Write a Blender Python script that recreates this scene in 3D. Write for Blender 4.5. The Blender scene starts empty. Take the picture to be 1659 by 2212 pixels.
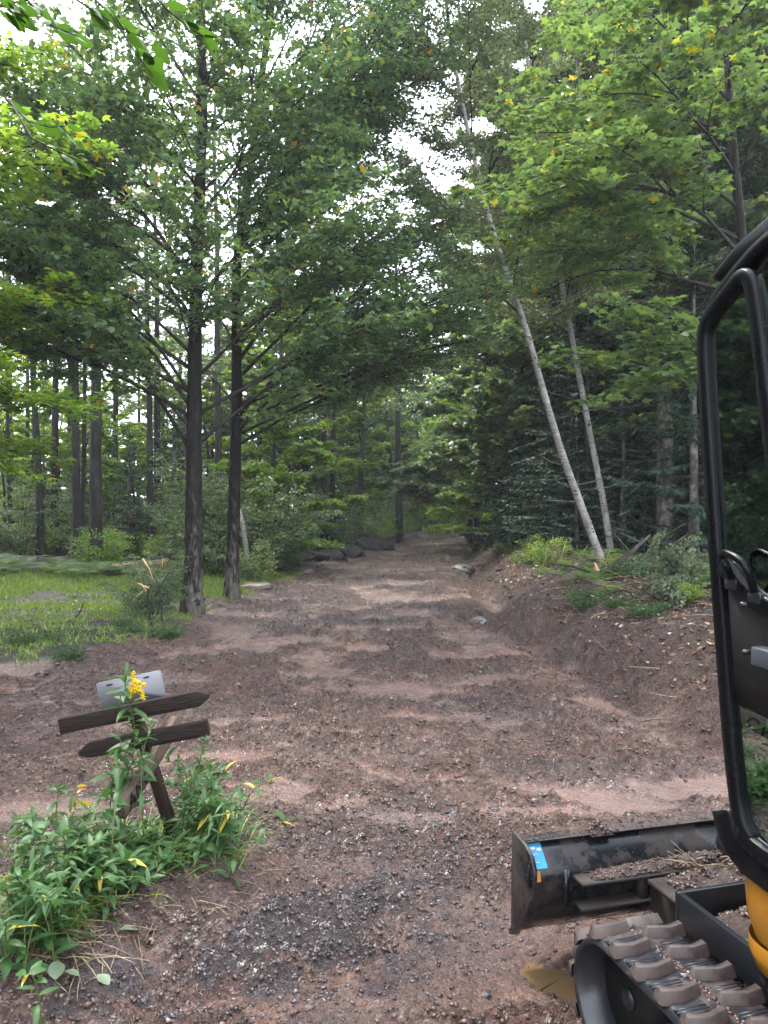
import bpy, bmesh, math, random
import numpy as np
from mathutils import Vector, Matrix, Euler

# ------------------------------------------------------------------ camera, sky, sun, exposure
scene = bpy.context.scene
EYE = 1.65
cam_data = bpy.data.cameras.new('camera')
cam_data.sensor_fit = 'VERTICAL'
cam_data.sensor_height = 34.6
cam_data.lens = 26.0
cam_data.clip_start = 0.05
cam_data.clip_end = 600
cam = bpy.data.objects.new('camera', cam_data)
scene.collection.objects.link(cam)
cam.location = (0, 0, EYE)
cam.rotation_euler = (math.radians(90), 0, 0)
scene.camera = cam

SUN_EL, SUN_AZ = 60, 318      # veiled sun ahead and to the left, above the lawn's clearing
world = bpy.data.worlds.new('World')
scene.world = world
world.use_nodes = True
wt = world.node_tree
wt.nodes.clear()
w_out = wt.nodes.new('ShaderNodeOutputWorld')
w_bg = wt.nodes.new('ShaderNodeBackground')
w_sky = wt.nodes.new('ShaderNodeTexSky')
w_sky.sky_type = 'NISHITA'
w_sky.sun_disc = False
w_sky.sun_elevation = math.radians(SUN_EL)
w_sky.sun_rotation = math.radians(SUN_AZ)
w_mix = wt.nodes.new('ShaderNodeMix')
w_mix.data_type = 'RGBA'
w_mix.inputs[0].default_value = 0.86
w_mix.inputs[7].default_value = (11.0, 11.6, 12.8, 1)    # even overcast cloud deck
wt.links.new(w_sky.outputs[0], w_mix.inputs[6])
wt.links.new(w_mix.outputs[2], w_bg.inputs[0])
w_bg.inputs[1].default_value = 0.12
wt.links.new(w_bg.outputs[0], w_out.inputs[0])

sun_d = bpy.data.lights.new('sun', 'SUN')
sun_d.energy = 1.5
sun_d.angle = math.radians(10)
sun_d.color = (1.0, 0.95, 0.86)
sun = bpy.data.objects.new('sun', sun_d)
scene.collection.objects.link(sun)
# light travels from the sun's direction towards the scene
sd = Vector((math.sin(math.radians(SUN_AZ)) * math.cos(math.radians(SUN_EL)),
             math.cos(math.radians(SUN_AZ)) * math.cos(math.radians(SUN_EL)),
             math.sin(math.radians(SUN_EL))))
sun.rotation_euler = sd.to_track_quat('Z', 'Y').to_euler()

scene.view_settings.view_transform = 'Standard'
scene.view_settings.look = 'None'
scene.view_settings.exposure = 2.05
scene.view_settings.gamma = 1.0
scene.view_settings.use_curve_mapping = False
scene.cycles.max_bounces = 6
scene.cycles.diffuse_bounces = 3
scene.cycles.glossy_bounces = 3
scene.cycles.transmission_bounces = 4
scene.cycles.transparent_max_bounces = 6
scene.cycles.use_denoising = True
scene.cycles.sample_clamp_indirect = 6
scene.cycles.volume_bounces = 0

# ------------------------------------------------------------------ helpers
COL = scene.collection
FPX = 1662.0

def P(u, v, y):
    """a point of the place at distance y, from where it stands in a 1659 x 2212 view"""
    return Vector(((u - 829.5) / FPX * y, y, EYE - (v - 1106) / FPX * y))

def tag(o, label=None, cat=None, group=None, kind=None):
    if label: o['label'] = label
    if cat: o['category'] = cat
    if group: o['group'] = group
    if kind: o['kind'] = kind
    return o

def thing(name, loc=(0, 0, 0), rz=0.0, label=None, cat=None, group=None):
    e = bpy.data.objects.new(name, None)
    e.empty_display_size = 0.2
    COL.objects.link(e)
    e.location = loc
    e.rotation_euler = (0, 0, rz)
    return tag(e, label, cat, group)

def link(name, me, parent=None, loc=None, rot=None, scale=None):
    o = bpy.data.objects.new(name, me)
    COL.objects.link(o)
    if parent is not None: o.parent = parent
    if loc is not None: o.location = loc
    if rot is not None: o.rotation_euler = rot
    if scale is not None: o.scale = scale if hasattr(scale, '__len__') else (scale,) * 3
    return o

KIDS = {}
def copy_tree(o, parent=None):
    c = o.copy()
    COL.objects.link(c)
    if parent is not None: c.parent = parent
    for ch in list(o.children):
        copy_tree(ch, c)
    return c

class Soup:
    """collects faces as numpy arrays and links them as one mesh"""
    def __init__(s):
        s.V = []; s.L = []; s.T = []; s.n = 0
    def add(s, verts, faces):
        verts = np.asarray(verts, dtype=np.float64).reshape(-1, 3)
        s.V.append(verts)
        s.L.append(np.fromiter((i + s.n for f in faces for i in f), dtype=np.int64))
        s.T.append(np.fromiter((len(f) for f in faces), dtype=np.int64))
        s.n += len(verts)
    def inst(s, tv, faces, pos, mats):
        """template verts (k,3) set at pos (N,3) with 3x3 matrices (N,3,3) (columns = axes, scaled)"""
        N = len(pos)
        if N == 0: return
        tv = np.asarray(tv, float)
        k = len(tv)
        W = np.einsum('nij,kj->nki', mats, tv) + pos[:, None, :]
        tl = np.array([i for f in faces for i in f])
        tt = np.array([len(f) for f in faces])
        L = (tl[None, :] + (np.arange(N) * k)[:, None] + s.n).ravel()
        s.V.append(W.reshape(-1, 3)); s.L.append(L); s.T.append(np.tile(tt, N))
        s.n += N * k
    def tube(s, pts, rad, sides=6, cap=True):
        pts = np.asarray([tuple(p) for p in pts], float)
        m = len(pts)
        if np.isscalar(rad): rad = [rad] * m
        d = np.gradient(pts, axis=0)
        d /= (np.linalg.norm(d, axis=1)[:, None] + 1e-9)
        ref = np.array([0, 0, 1.0]) if abs(d[:, 2]).mean() < 0.8 else np.array([1.0, 0, 0])
        a = np.cross(d, ref); a /= (np.linalg.norm(a, axis=1)[:, None] + 1e-9)
        b = np.cross(d, a)
        th = np.arange(sides) * 2 * math.pi / sides
        V = (pts[:, None, :] + np.asarray(rad)[:, None, None] *
             (np.cos(th)[None, :, None] * a[:, None, :] + np.sin(th)[None, :, None] * b[:, None, :]))
        i = np.arange(m - 1)[:, None]; j = np.arange(sides)[None, :]; j2 = (j + 1) % sides
        q = np.stack([i * sides + j, i * sides + j2, (i + 1) * sides + j2, (i + 1) * sides + j], -1).reshape(-1, 4)
        s.V.append(V.reshape(-1, 3)); s.L.append((q + s.n).ravel()); s.T.append(np.full(len(q), 4))
        if cap:
            s.L.append(np.arange(sides)[::-1] + s.n); s.T.append(np.array([sides]))
            s.L.append(np.arange(sides) + (m - 1) * sides + s.n); s.T.append(np.array([sides]))
        s.n += m * sides
    def box(s, c, size, ax=None):
        c = np.asarray(tuple(c), float); h = np.asarray(size, float) / 2
        A = np.eye(3) if ax is None else np.asarray([tuple(a) for a in ax], float)
        sg = np.array([(-1,-1,-1),(1,-1,-1),(1,1,-1),(-1,1,-1),(-1,-1,1),(1,-1,1),(1,1,1),(-1,1,1)], float)
        s.add(c + (sg * h) @ A, [(0,3,2,1),(4,5,6,7),(0,1,5,4),(1,2,6,5),(2,3,7,6),(3,0,4,7)])
    def prism(s, poly, lo, hi, order='fzr'):
        """closed outline poly [(a,b)] extruded along the third axis from lo to hi"""
        n = len(poly)
        def put(a, b, c):
            return {'fzr': (c, a, b), 'rzf': (a, c, b), 'rfz': (a, b, c)}[order]
        V = [put(a, b, lo) for a, b in poly] + [put(a, b, hi) for a, b in poly]
        F = [tuple(range(n)), tuple(range(2 * n - 1, n - 1, -1))]
        F += [(i, i + n, (i + 1) % n + n, (i + 1) % n) for i in range(n)]
        s.add(V, F)
    def mesh(s, name, mat, smooth=False):
        me = bpy.data.meshes.new(name)
        V = np.concatenate(s.V); L = np.concatenate(s.L); T = np.concatenate(s.T)
        me.vertices.add(len(V)); me.vertices.foreach_set('co', V.astype(np.float32).ravel())
        me.loops.add(len(L)); me.loops.foreach_set('vertex_index', L.astype(np.int32))
        me.polygons.add(len(T))
        st = np.concatenate([[0], np.cumsum(T)[:-1]])
        me.polygons.foreach_set('loop_start', st.astype(np.int32))
        me.polygons.foreach_set('loop_total', T.astype(np.int32))
        if smooth: me.polygons.foreach_set('use_smooth', np.ones(len(T), dtype=bool))
        me.materials.append(mat)
        me.update(calc_edges=True)
        return me
    def build(s, name, mat, parent=None, smooth=False, bevel=0, fixn=False, kind=None, loc=None, rot=None):
        me = s.mesh(name, mat, smooth)
        if fixn:
            bm = bmesh.new(); bm.from_mesh(me)
            bmesh.ops.recalc_face_normals(bm, faces=bm.faces)
            bm.to_mesh(me); bm.free()
        o = link(name, me, parent, loc, rot)
        if bevel:
            md = o.modifiers.new('Bevel', 'BEVEL'); md.width = bevel; md.segments = 2
            md.limit_method = 'ANGLE'; md.angle_limit = math.radians(40)
        if kind: o['kind'] = kind
        return o

# ---- noise
def _hash(ix, iy, seed):
    h = (ix.astype(np.int64) * 374761393 + iy.astype(np.int64) * 668265263 + seed * 1442695041) & 0xFFFFFFFF
    h = ((h ^ (h >> 13)) * 1274126177) & 0xFFFFFFFF
    h = (h ^ (h >> 16)) & 0xFFFFFFFF
    return h / 4294967295.0
def vnoise(x, y, seed=0):
    x = np.asarray(x, float); y = np.asarray(y, float)
    ix = np.floor(x); iy = np.floor(y); fx = x - ix; fy = y - iy
    fx = fx * fx * (3 - 2 * fx); fy = fy * fy * (3 - 2 * fy)
    a = _hash(ix, iy, seed); b = _hash(ix + 1, iy, seed); c = _hash(ix, iy + 1, seed); d = _hash(ix + 1, iy + 1, seed)
    return (a * (1 - fx) + b * fx) * (1 - fy) + (c * (1 - fx) + d * fx) * fy
def fbm(x, y, seed=0, octv=4, gain=0.5):
    t = 0; amp = 1; tot = 0
    for k in range(octv):
        t = t + amp * vnoise(x * 2 ** k + 17.3 * k, y * 2 ** k - 9.1 * k, seed + k * 7)
        tot += amp; amp *= gain
    return t / tot
def worley(x, y, seed=0):
    ix = np.floor(x); iy = np.floor(y)
    best = np.full(np.shape(x), 9.0); hv = np.zeros(np.shape(x))
    for dx in (-1, 0, 1):
        for dy in (-1, 0, 1):
            cx = ix + dx; cy = iy + dy
            px = cx + _hash(cx, cy, seed); py = cy + _hash(cx, cy, seed + 5)
            d = (x - px) ** 2 + (y - py) ** 2
            m = d < best
            best = np.where(m, d, best); hv = np.where(m, _hash(cx, cy, seed + 9), hv)
    return np.sqrt(best), hv
def sstep(a, b, x):
    t = np.clip((x - a) / (b - a), 0, 1)
    return t * t * (3 - 2 * t)

# ---- materials
def mat_new(name):
    m = bpy.data.materials.new(name); m.use_nodes = True
    nt = m.node_tree; bs = nt.nodes['Principled BSDF']
    return m, nt, bs
def ramp(nt, fac, stops):
    r = nt.nodes.new('ShaderNodeValToRGB')
    e = r.color_ramp.elements
    while len(e) < len(stops): e.new(0.5)
    for i, (p, c) in enumerate(stops):
        e[i].position = p; e[i].color = (*c, 1)
    nt.links.new(fac, r.inputs[0])
    return r.outputs[0]
def noise(nt, scale, detail=4, rough=0.55, coord='Object', dist=0, stretch=None):
    tc = nt.nodes.new('ShaderNodeTexCoord')
    n = nt.nodes.new('ShaderNodeTexNoise')
    n.inputs['Scale'].default_value = scale; n.inputs['Detail'].default_value = detail
    n.inputs['Roughness'].default_value = rough; n.inputs['Distortion'].default_value = dist
    src = tc.outputs[coord]
    if stretch:
        mp = nt.nodes.new('ShaderNodeMapping'); mp.inputs['Scale'].default_value = stretch
        nt.links.new(src, mp.inputs[0]); src = mp.outputs[0]
    nt.links.new(src, n.inputs['Vector'])
    return n.outputs['Fac']
def mixc(nt, fac, a, b, blend='MIX'):
    m = nt.nodes.new('ShaderNodeMix'); m.data_type = 'RGBA'; m.blend_type = blend
    for sock, val in ((m.inputs[0], fac), (m.inputs[6], a), (m.inputs[7], b)):
        if hasattr(val, 'is_linked'): nt.links.new(val, sock)
        elif isinstance(val, (int, float)): sock.default_value = val
        else: sock.default_value = (*val, 1)
    return m.outputs[2]
def maprange(nt, v, a, b, c, d):
    m = nt.nodes.new('ShaderNodeMapRange')
    nt.links.new(v, m.inputs[0])
    for i, x in enumerate((a, b, c, d)): m.inputs[i + 1].default_value = x
    return m.outputs[0]
def math_n(nt, op, a, b=None):
    m = nt.nodes.new('ShaderNodeMath'); m.operation = op
    for i, val in enumerate((a, b)):
        if val is None: continue
        if hasattr(val, 'is_linked'): nt.links.new(val, m.inputs[i])
        else: m.inputs[i].default_value = val
    return m.outputs[0]
def bump(nt, bs, h, strength, dist):
    b = nt.nodes.new('ShaderNodeBump')
    b.inputs['Strength'].default_value = strength; b.inputs['Distance'].default_value = dist
    nt.links.new(h, b.inputs['Height']); nt.links.new(b.outputs[0], bs.inputs['Normal'])

def leaf_mat(name, stops, trans=0.4, rough=0.42, tint=(1.3, 1.35, 0.55), spec=0.5):
    """colour varies leaf by leaf (random per island) and tree by tree"""
    m, nt, bs = mat_new(name)
    g = nt.nodes.new('ShaderNodeNewGeometry')
    oi = nt.nodes.new('ShaderNodeObjectInfo')
    f = math_n(nt, 'SUBTRACT', g.outputs['Random Per Island'], math_n(nt, 'MULTIPLY', math_n(nt, 'MULTIPLY', oi.outputs['Random'], math_n(nt, 'GREATER_THAN', 0.97, g.outputs['Random Per Island'])), 0.2))
    if trans >= .4 and name not in ('lawn_blade', 'apple_leaf'): stops = [(p, tuple(min(.6, v * k_) for v, k_ in zip(c, (1.75, 1.6, 1.8))) if c[0] < .2 else c) for p, c in stops] if True else [(p, tuple(min(.6, v * 1.45) if c[0] < .2 else v for v in c)) for p, c in stops]
    col = ramp(nt, f, stops)
    nt.links.new(col, bs.inputs['Base Color'])
    bs.inputs['Roughness'].default_value = rough
    bs.inputs['Specular IOR Level'].default_value = spec
    tr = nt.nodes.new('ShaderNodeBsdfTranslucent')
    nt.links.new(mixc(nt, 1.0, col, tint, 'MULTIPLY'), tr.inputs[0])
    mx = nt.nodes.new('ShaderNodeMixShader'); mx.inputs[0].default_value = trans
    nt.links.new(bs.outputs[0], mx.inputs[1]); nt.links.new(tr.outputs[0], mx.inputs[2])
    nt.links.new(mx.outputs[0], nt.nodes['Material Output'].inputs[0])
    return m

def bark_mat(name, dark, mid, light, scale=6, stretch=(1, 1, 0.25), cover=0.5, bumps=0.6, rough=0.85):
    m, nt, bs = mat_new(name)
    n1 = noise(nt, scale, 6, 0.62, stretch=stretch)
    n2 = noise(nt, scale * 0.35, 5, 0.6, stretch=(1, 1, 0.5))
    c1 = ramp(nt, n1, [(0.3, dark), (0.55, mid), (0.72, light)])
    c2 = mixc(nt, maprange(nt, n2, cover - 0.06, cover + 0.1, 0, 0.75), c1, light)
    nt.links.new(c2, bs.inputs['Base Color'])
    bs.inputs['Roughness'].default_value = rough
    bs.inputs['Specular IOR Level'].default_value = 0.2
    bump(nt, bs, n1, bumps, 0.03)
    return m

def paint_mat(name, col, rough=0.35, metal=0.0, mud=0.0, mudcol=(0.16, 0.1, 0.075), spec=0.5):
    m, nt, bs = mat_new(name)
    n1 = noise(nt, 7, 8, 0.65)
    n2 = noise(nt, 60, 5, 0.7)
    base = mixc(nt, maprange(nt, n2, 0.3, 0.7, 0, 0.35), col, tuple(c * 0.55 + 0.01 for c in col))
    if mud > 0:
        f = maprange(nt, math_n(nt, 'ADD', n1, math_n(nt, 'MULTIPLY', n2, 0.25)), 0.78 - mud * 0.45, 0.9 - mud * 0.4, 0, 0.9)
        base = mixc(nt, f, base, mudcol)
        nt.links.new(maprange(nt, f, 0, 1, rough, 0.8), bs.inputs['Roughness'])
    else:
        nt.links.new(maprange(nt, n1, 0.3, 0.7, rough * 0.8, rough * 1.3), bs.inputs['Roughness'])
    nt.links.new(base, bs.inputs['Base Color'])
    bs.inputs['Metallic'].default_value = metal
    bs.inputs['Specular IOR Level'].default_value = spec
    bump(nt, bs, n2, 0.12, 0.004)
    return m

M = {}
GREENS = [(0.0, (0.036, 0.066, 0.038)), (0.35, (0.062, 0.1, 0.052)), (0.7, (0.088, 0.132, 0.056)),
          (0.95, (0.12, 0.18, 0.05)), (0.985, (0.3, 0.26, 0.04)), (1.0, (0.32, 0.17, 0.04))]
M['maple'] = leaf_mat('maple_leaf', [(0, (0.036, 0.07, 0.042)), (0.5, (0.062, 0.11, 0.058)), (0.85, (0.088, 0.14, 0.055)),
                                     (0.98, (0.11, 0.17, 0.04)), (0.99, (0.34, 0.28, 0.03)), (1, (0.34, 0.14, 0.03))], trans=0.5)
M['young_maple'] = leaf_mat('young_maple_leaf', [(0, (0.05, 0.09, 0.045)), (0.5, (0.08, 0.13, 0.05)), (0.82, (0.115, 0.165, 0.05)),
                                     (0.965, (0.18, 0.24, 0.045)), (0.985, (0.42, 0.34, 0.03)), (1, (0.4, 0.22, 0.05))], trans=0.45)
M['wood_green'] = leaf_mat('woodland_leaf', GREENS, trans=0.42)
M['bright'] = leaf_mat('sunlit_tone_leaf', [(0, (0.06, 0.12, 0.025)), (0.4, (0.1, 0.18, 0.03)), (0.8, (0.17, 0.25, 0.035)),
                                      (0.95, (0.28, 0.28, 0.03)), (1, (0.4, 0.26, 0.03))], trans=0.5)  # yellow-green leaf tone, with backlight and far glow put into the colour
M['birch_leaf'] = leaf_mat('birch_leaf', [(0, (0.05, 0.075, 0.045)), (0.6, (0.085, 0.112, 0.06)), (0.95, (0.12, 0.14, 0.06)), (1, (0.25, 0.2, 0.05))], trans=0.4)
M['spruce'] = leaf_mat('spruce_needle', [(0, (0.02, 0.042, 0.028)), (0.5, (0.034, 0.068, 0.042)), (1, (0.055, 0.098, 0.055))], trans=0.12, rough=0.6, spec=0.3)
M['spruce_tip'] = leaf_mat('fir_needle', [(0, (0.02, 0.05, 0.034)), (0.6, (0.035, 0.08, 0.05)), (1, (0.06, 0.12, 0.06))], trans=0.15, rough=0.5, spec=0.35)
M['weed'] = leaf_mat('weed_leaf', [(0, (0.02, 0.055, 0.02)), (0.4, (0.04, 0.1, 0.03)), (0.8, (0.07, 0.14, 0.04)), (0.96, (0.1, 0.17, 0.05)), (1, (0.25, 0.2, 0.04))], trans=0.35, rough=0.48, spec=.35)
M['grass'] = leaf_mat('lawn_blade', [(0, (0.09, 0.15, 0.03)), (0.45, (0.16, 0.24, 0.045)), (0.8, (0.24, 0.32, 0.06)), (0.95, (0.3, 0.36, 0.1)), (1, (0.34, 0.3, 0.16))], trans=0.4)
M['fern'] = leaf_mat('fern_frond', [(0, (0.05, 0.095, 0.035)), (0.7, (0.1, 0.165, 0.055)), (1, (0.15, 0.21, 0.06))], trans=0.4)
M['near_leaf'] = leaf_mat('apple_leaf', [(0, (0.03, 0.07, 0.015)), (0.6, (0.05, 0.11, 0.02)), (1, (0.1, 0.14, 0.03))], trans=0.5, rough=0.3)
M['yellow'] = leaf_mat('yellow_leaf', [(0, (0.4, 0.32, 0.03)), (1, (0.5, 0.36, 0.04))], trans=0.3, tint=(1.2, 1.1, 0.5))
M['flower'] = leaf_mat('goldenrod_flower', [(0, (0.65, 0.42, 0.01)), (1, (0.8, 0.6, 0.02))], trans=0.2, tint=(1.1, 1, 0.6))
M['dead_leaf'] = leaf_mat('dead_leaf', [(0, (0.1, 0.045, 0.025)), (0.5, (0.22, 0.12, 0.06)), (0.8, (0.3, 0.22, 0.13)), (1, (0.5, 0.47, 0.4))], trans=0.1, rough=0.35, tint=(1, .9, .7))
M['maple_bark'] = bark_mat('maple_bark', (0.004, 0.0035, 0.003), (0.012, 0.010, 0.0085), (0.035, 0.031, 0.028), 16, (1, 1, 0.2), 0.64, 1.0)
def lichen_foot(m):
    """pale lichen crust on the lowest two metres of a trunk"""
    nt = m.node_tree; bs = nt.nodes['Principled BSDF']
    tc = nt.nodes.new('ShaderNodeTexCoord'); sp = nt.nodes.new('ShaderNodeSeparateXYZ'); nt.links.new(tc.outputs['Object'], sp.inputs[0])
    hgt = maprange(nt, sp.outputs[2], 0.0, 3.2, 0.14, -0.16)
    f = maprange(nt, math_n(nt, 'ADD', noise(nt, 12, 8, .75, stretch=(1, 1, .35)), hgt), 0.53, 0.68, 0, .7)
    old = bs.inputs['Base Color'].links[0].from_socket
    nt.links.new(mixc(nt, f, old, (0.16, 0.142, 0.125)), bs.inputs['Base Color'])
lichen_foot(M['maple_bark'])
M['twig'] = bark_mat('twig_bark', (0.012, 0.01, 0.009), (0.028, 0.024, 0.02), (0.05, 0.045, 0.038), 9, (1, 1, 0.4), 0.75)
M['wood_bark'] = bark_mat('woodland_bark', (0.014, 0.0125, 0.0115), (0.034, 0.031, 0.028), (0.08, 0.074, 0.068), 7, (1, 1, 0.2), 0.6)
M['birch_bark'] = bark_mat('birch_bark', (0.085, 0.078, 0.07), (0.22, 0.205, 0.188), (0.34, 0.32, 0.295), 14, (0.5, 0.5, 2.2), 0.55, 0.25)
M['lichen_bark'] = bark_mat('lichen_bark', (0.03, 0.026, 0.022), (0.075, 0.065, 0.055), (0.26, 0.25, 0.21), 12, (1, 1, 0.7), 0.56)
M['stem'] = bark_mat('green_stem', (0.06, 0.09, 0.02), (0.1, 0.13, 0.04), (0.2, 0.2, 0.08), 20, (1, 1, 0.3), 0.7, 0.1, 0.5)
M['dry_stem'] = bark_mat('dry_stem', (0.1, 0.07, 0.045), (0.25, 0.19, 0.12), (0.42, 0.34, 0.22), 25, (1, 1, 1), 0.6, 0.1)
M['fresh_wood'] = bark_mat('split_wood', (0.3, 0.16, 0.07), (0.5, 0.32, 0.17), (0.62, 0.46, 0.28), 25, (1, 1, 0.2), 0.6, 0.3)
M['black_mark'] = bark_mat('bark_scar', (0.01, 0.009, 0.008), (0.02, 0.018, 0.016), (0.04, 0.035, 0.03), 20, (1, 1, 1), 0.7, 0.2)
# ------------------------------------------------------------------ the ground
DX_Y = [0, 5.0, 5.5, 8, 9.3, 11.7, 15, 19, 26, 50, 62, 90]
DX_X = [3.3, 2.75, 2.5, 2.3, 2.05, 1.95, 2.1, 2.45, 2.95, 6.2, 8.5, 14]
LE_Y = [-5, 7.0, 7.75, 8.6, 9.5, 11.7, 14.1, 21, 31, 46, 62, 90]
LE_X = [-7.5, -5.2, -3.87, -3.05, -2.6, -2.75, -2.55, -1.8, -1.2, 1.3, 3.2, 7]
def right_edge(y): return np.interp(y, DX_Y, DX_X)
def left_edge(y): return np.interp(y, LE_Y, LE_X)

def ground_low(x, y):
    """the broad shape of the land"""
    x = np.asarray(x, float); y = np.asarray(y, float)
    wob = (fbm(y * 0.9, x * 0.2, 3, 3) - 0.5) * 0.5
    d = x - right_edge(y) - wob * 0.6
    bank = np.interp(y, [0, 6, 12, 20, 30, 60, 90], [0.55, 0.66, 0.74, 0.68, 0.5, 0.3, 0.2])
    z = bank * (0.6 * sstep(0.0, 0.9, d) + 0.4 * sstep(0.6, 2.2, d)) + 0.25 * sstep(2, 14, d)
    z = z - 0.17 * np.exp(-((d + 0.1) / 0.26) ** 2) * sstep(4.2, 6, y)
    e = left_edge(y) - x + wob * 0.5
    z = z + 0.07 * sstep(0.0, 0.35, e) + 0.03 * sstep(0.6, 3, e) * (fbm(x, y, 21, 3)) + 0.15 * sstep(1, 12, e) * sstep(15, 24, y)
    z = z + 0.05 * np.exp(-(e / 0.3) ** 2) * sstep(7, 9, y)
    # crown and long undulation of the graded track
    z = z + (fbm(x * 0.55, y * 0.4, 31, 3) - 0.5) * 0.10 * (1 - 0.7 * sstep(0, 1, d))
    # mound under the signpost and its weeds
    z = z + 0.13 * np.exp(-((x + 1.22) / 0.55) ** 2 - ((y - 3.35) / 0.55) ** 2)
    z = z + 0.09 * np.exp(-((x + 1.5) / 0.5) ** 2 - ((y - 2.6) / 0.5) ** 2)
    # rut, puddle hollows, gully in the foreground
    z = z - 0.08 * np.exp(-((x - 0.64 + 0.6 * (y - 2.8)) / 0.2) ** 2 - ((y - 2.8) / 0.24) ** 2)
    r = (x - 0.43) * 0.6 + (y - 3.72) * 0.8; s_ = (x - 0.43) * 0.8 - (y - 3.72) * 0.6
    z = z - 0.055 * np.exp(-(s_ / 0.12) ** 2 - (r / 0.26) ** 2)
    z = z - 0.07 * np.exp(-((x + 0.62) / 0.22) ** 2 - ((y - 2.72) / 0.22) ** 2)
    z = z + 0.07 * np.exp(-((x + 0.72) / 0.1) ** 2 - ((y - 2.92) / 0.09) ** 2)
    return z

def crumb_mask(x, y):
    """1 where the mud is crumbly, 0 where the blade or the rain left it smooth"""
    near = fbm(x * 1.5 + 0.9 * y, y * 3.4 - x * .5, 41, 5, .55)
    far = fbm(x * 1.3 + .35 * y, y * 1.5 - .3 * x, 43, 6, .6)
    t = sstep(5, 9, y)
    c = sstep(0.38, 0.54, near * (1 - t) + far * t + 0.04 - .035 * t + 0.26 * (fbm(x * 8, y * 13, 47, 4, .6) - .5))
    d = x - right_edge(y)
    c = np.maximum(c, sstep(-0.1, 0.3, d))
    c = np.maximum(c, 0.9 * np.exp(-((x + 0.25) / 0.8) ** 2 - ((y - 3.1) / 0.7) ** 2))
    return c

def ground_fine(x, y):
    c = crumb_mask(x, y)
    c = c * (1 - np.exp(-(((x - .62) / .3) ** 2 + ((y - 2.82) / .3) ** 2) ** 2) * .35)
    wx = x + 0.03 * (vnoise(x * 14, y * 14, 51) - 0.5); wy = y + 0.03 * (vnoise(x * 14, y * 14, 52) - 0.5)
    d1, h1 = worley(wx * 11, wy * 14, 61)
    d2, h2 = worley(wx * 26, wy * 32, 62)
    clod = np.clip(1 - d1 * 1.25, 0, 1) ** 0.7 * (0.25 + h1) * 0.045
    clod = clod + np.clip(1 - d2 * 1.3, 0, 1) ** 0.7 * h2 * 0.022
    z = c * clod + c * 0.014 * (_hash(np.floor(x * 70), np.floor(y * 70), 3) - .5) * np.clip(y / 4, .8, 3)
    z = z + c * (fbm(x * 4, y * 5, 71, 4) - 0.5) * 0.07
    z = z + (1 - c) * (fbm(x * 5, y * 8, 73, 4) - 0.5) * 0.012
    # scrape marks drawn across the track
    t = sstep(6, 10, y) * (1 - sstep(50, 60, y))
    inside = sstep(0, 0.5, right_edge(y) - x) * sstep(0, 0.5, x - left_edge(y))
    z = z + t * inside * ((fbm(x * 1.5 + y * 0.5, y * 5.5, 75, 5, .6) - 0.5) * 0.15 + (fbm(x * 5, y * 9, 76, 3) - .5) * .05)
    lat = (x - left_edge(y)) / np.maximum(right_edge(y) - left_edge(y), .5)
    z = z + inside * (fbm(lat * 9 + y * .02, y * .22, 79, 3) - 0.5) * 0.09 * (1 - .3 * t)
    # gouges running up and down the cut bank
    dd = x - right_edge(y)
    z = z + sstep(0.0, 0.4, dd) * (1 - sstep(2.2, 3.5, dd)) * ((fbm(x * 1.3 + y * 2.2, y * 1.2 - x * 0.5, 77, 5) - 0.5) * 0.22)
    # grouser marks by the left edge of the view
    gm = np.exp(-((x + 2.35 + (y - 4) * 0.5) / 0.22) ** 2) * sstep(3.2, 3.6, y) * (1 - sstep(4.4, 4.8, y))
    z = z + gm * 0.018 * np.sin((y + x * 0.3) * 2 * math.pi / 0.1)
    return z

def gz(x, y):
    return float(ground_low(np.array([x]), np.array([y]))[0])

def axis(lo_dense, hi_dense, step, grow, lo, hi, cap=3.0):
    a = list(np.arange(lo_dense, hi_dense, step))
    s = step; x = a[-1]
    while x < hi: s = min(s * grow, cap); x += s; a.append(x)
    s = step; x = a[0]; b = []
    while x > lo: s = min(s * grow, cap); x -= s; b.append(x)
    return np.array(b[::-1] + a)

gxs = axis(-1.9, 1.9, 0.0172, 1.035, -110, 110)
ys = [2.0]
while ys[-1] < 130:
    y = ys[-1]
    ys.append(y + (0.0145 if y < 3.8 else 0.0145 + (y - 3.8) * 0.0075))
back = [2.0]; s = 0.03
while back[-1] > -25: back.append(back[-1] - s); s *= 1.12
gys = np.array(back[:0:-1] + ys)
GX, GY = np.meshgrid(gxs, gys)
low = ground_low(GX, GY); fine = ground_fine(GX, GY)
fade = 1.0
GZ = low + fine * fade
nx, ny = len(gxs), len(gys)
gs = Soup()
gs.V.append(np.stack([GX, GY, GZ], -1).reshape(-1, 3))
ii, jj = np.meshgrid(np.arange(ny - 1), np.arange(nx - 1), indexing='ij')
q = np.stack([ii * nx + jj, ii * nx + jj + 1, (ii + 1) * nx + jj + 1, (ii + 1) * nx + jj], -1).reshape(-1, 4)
gs.L.append(q.ravel()); gs.T.append(np.full(len(q), 4)); gs.n = nx * ny

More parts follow.
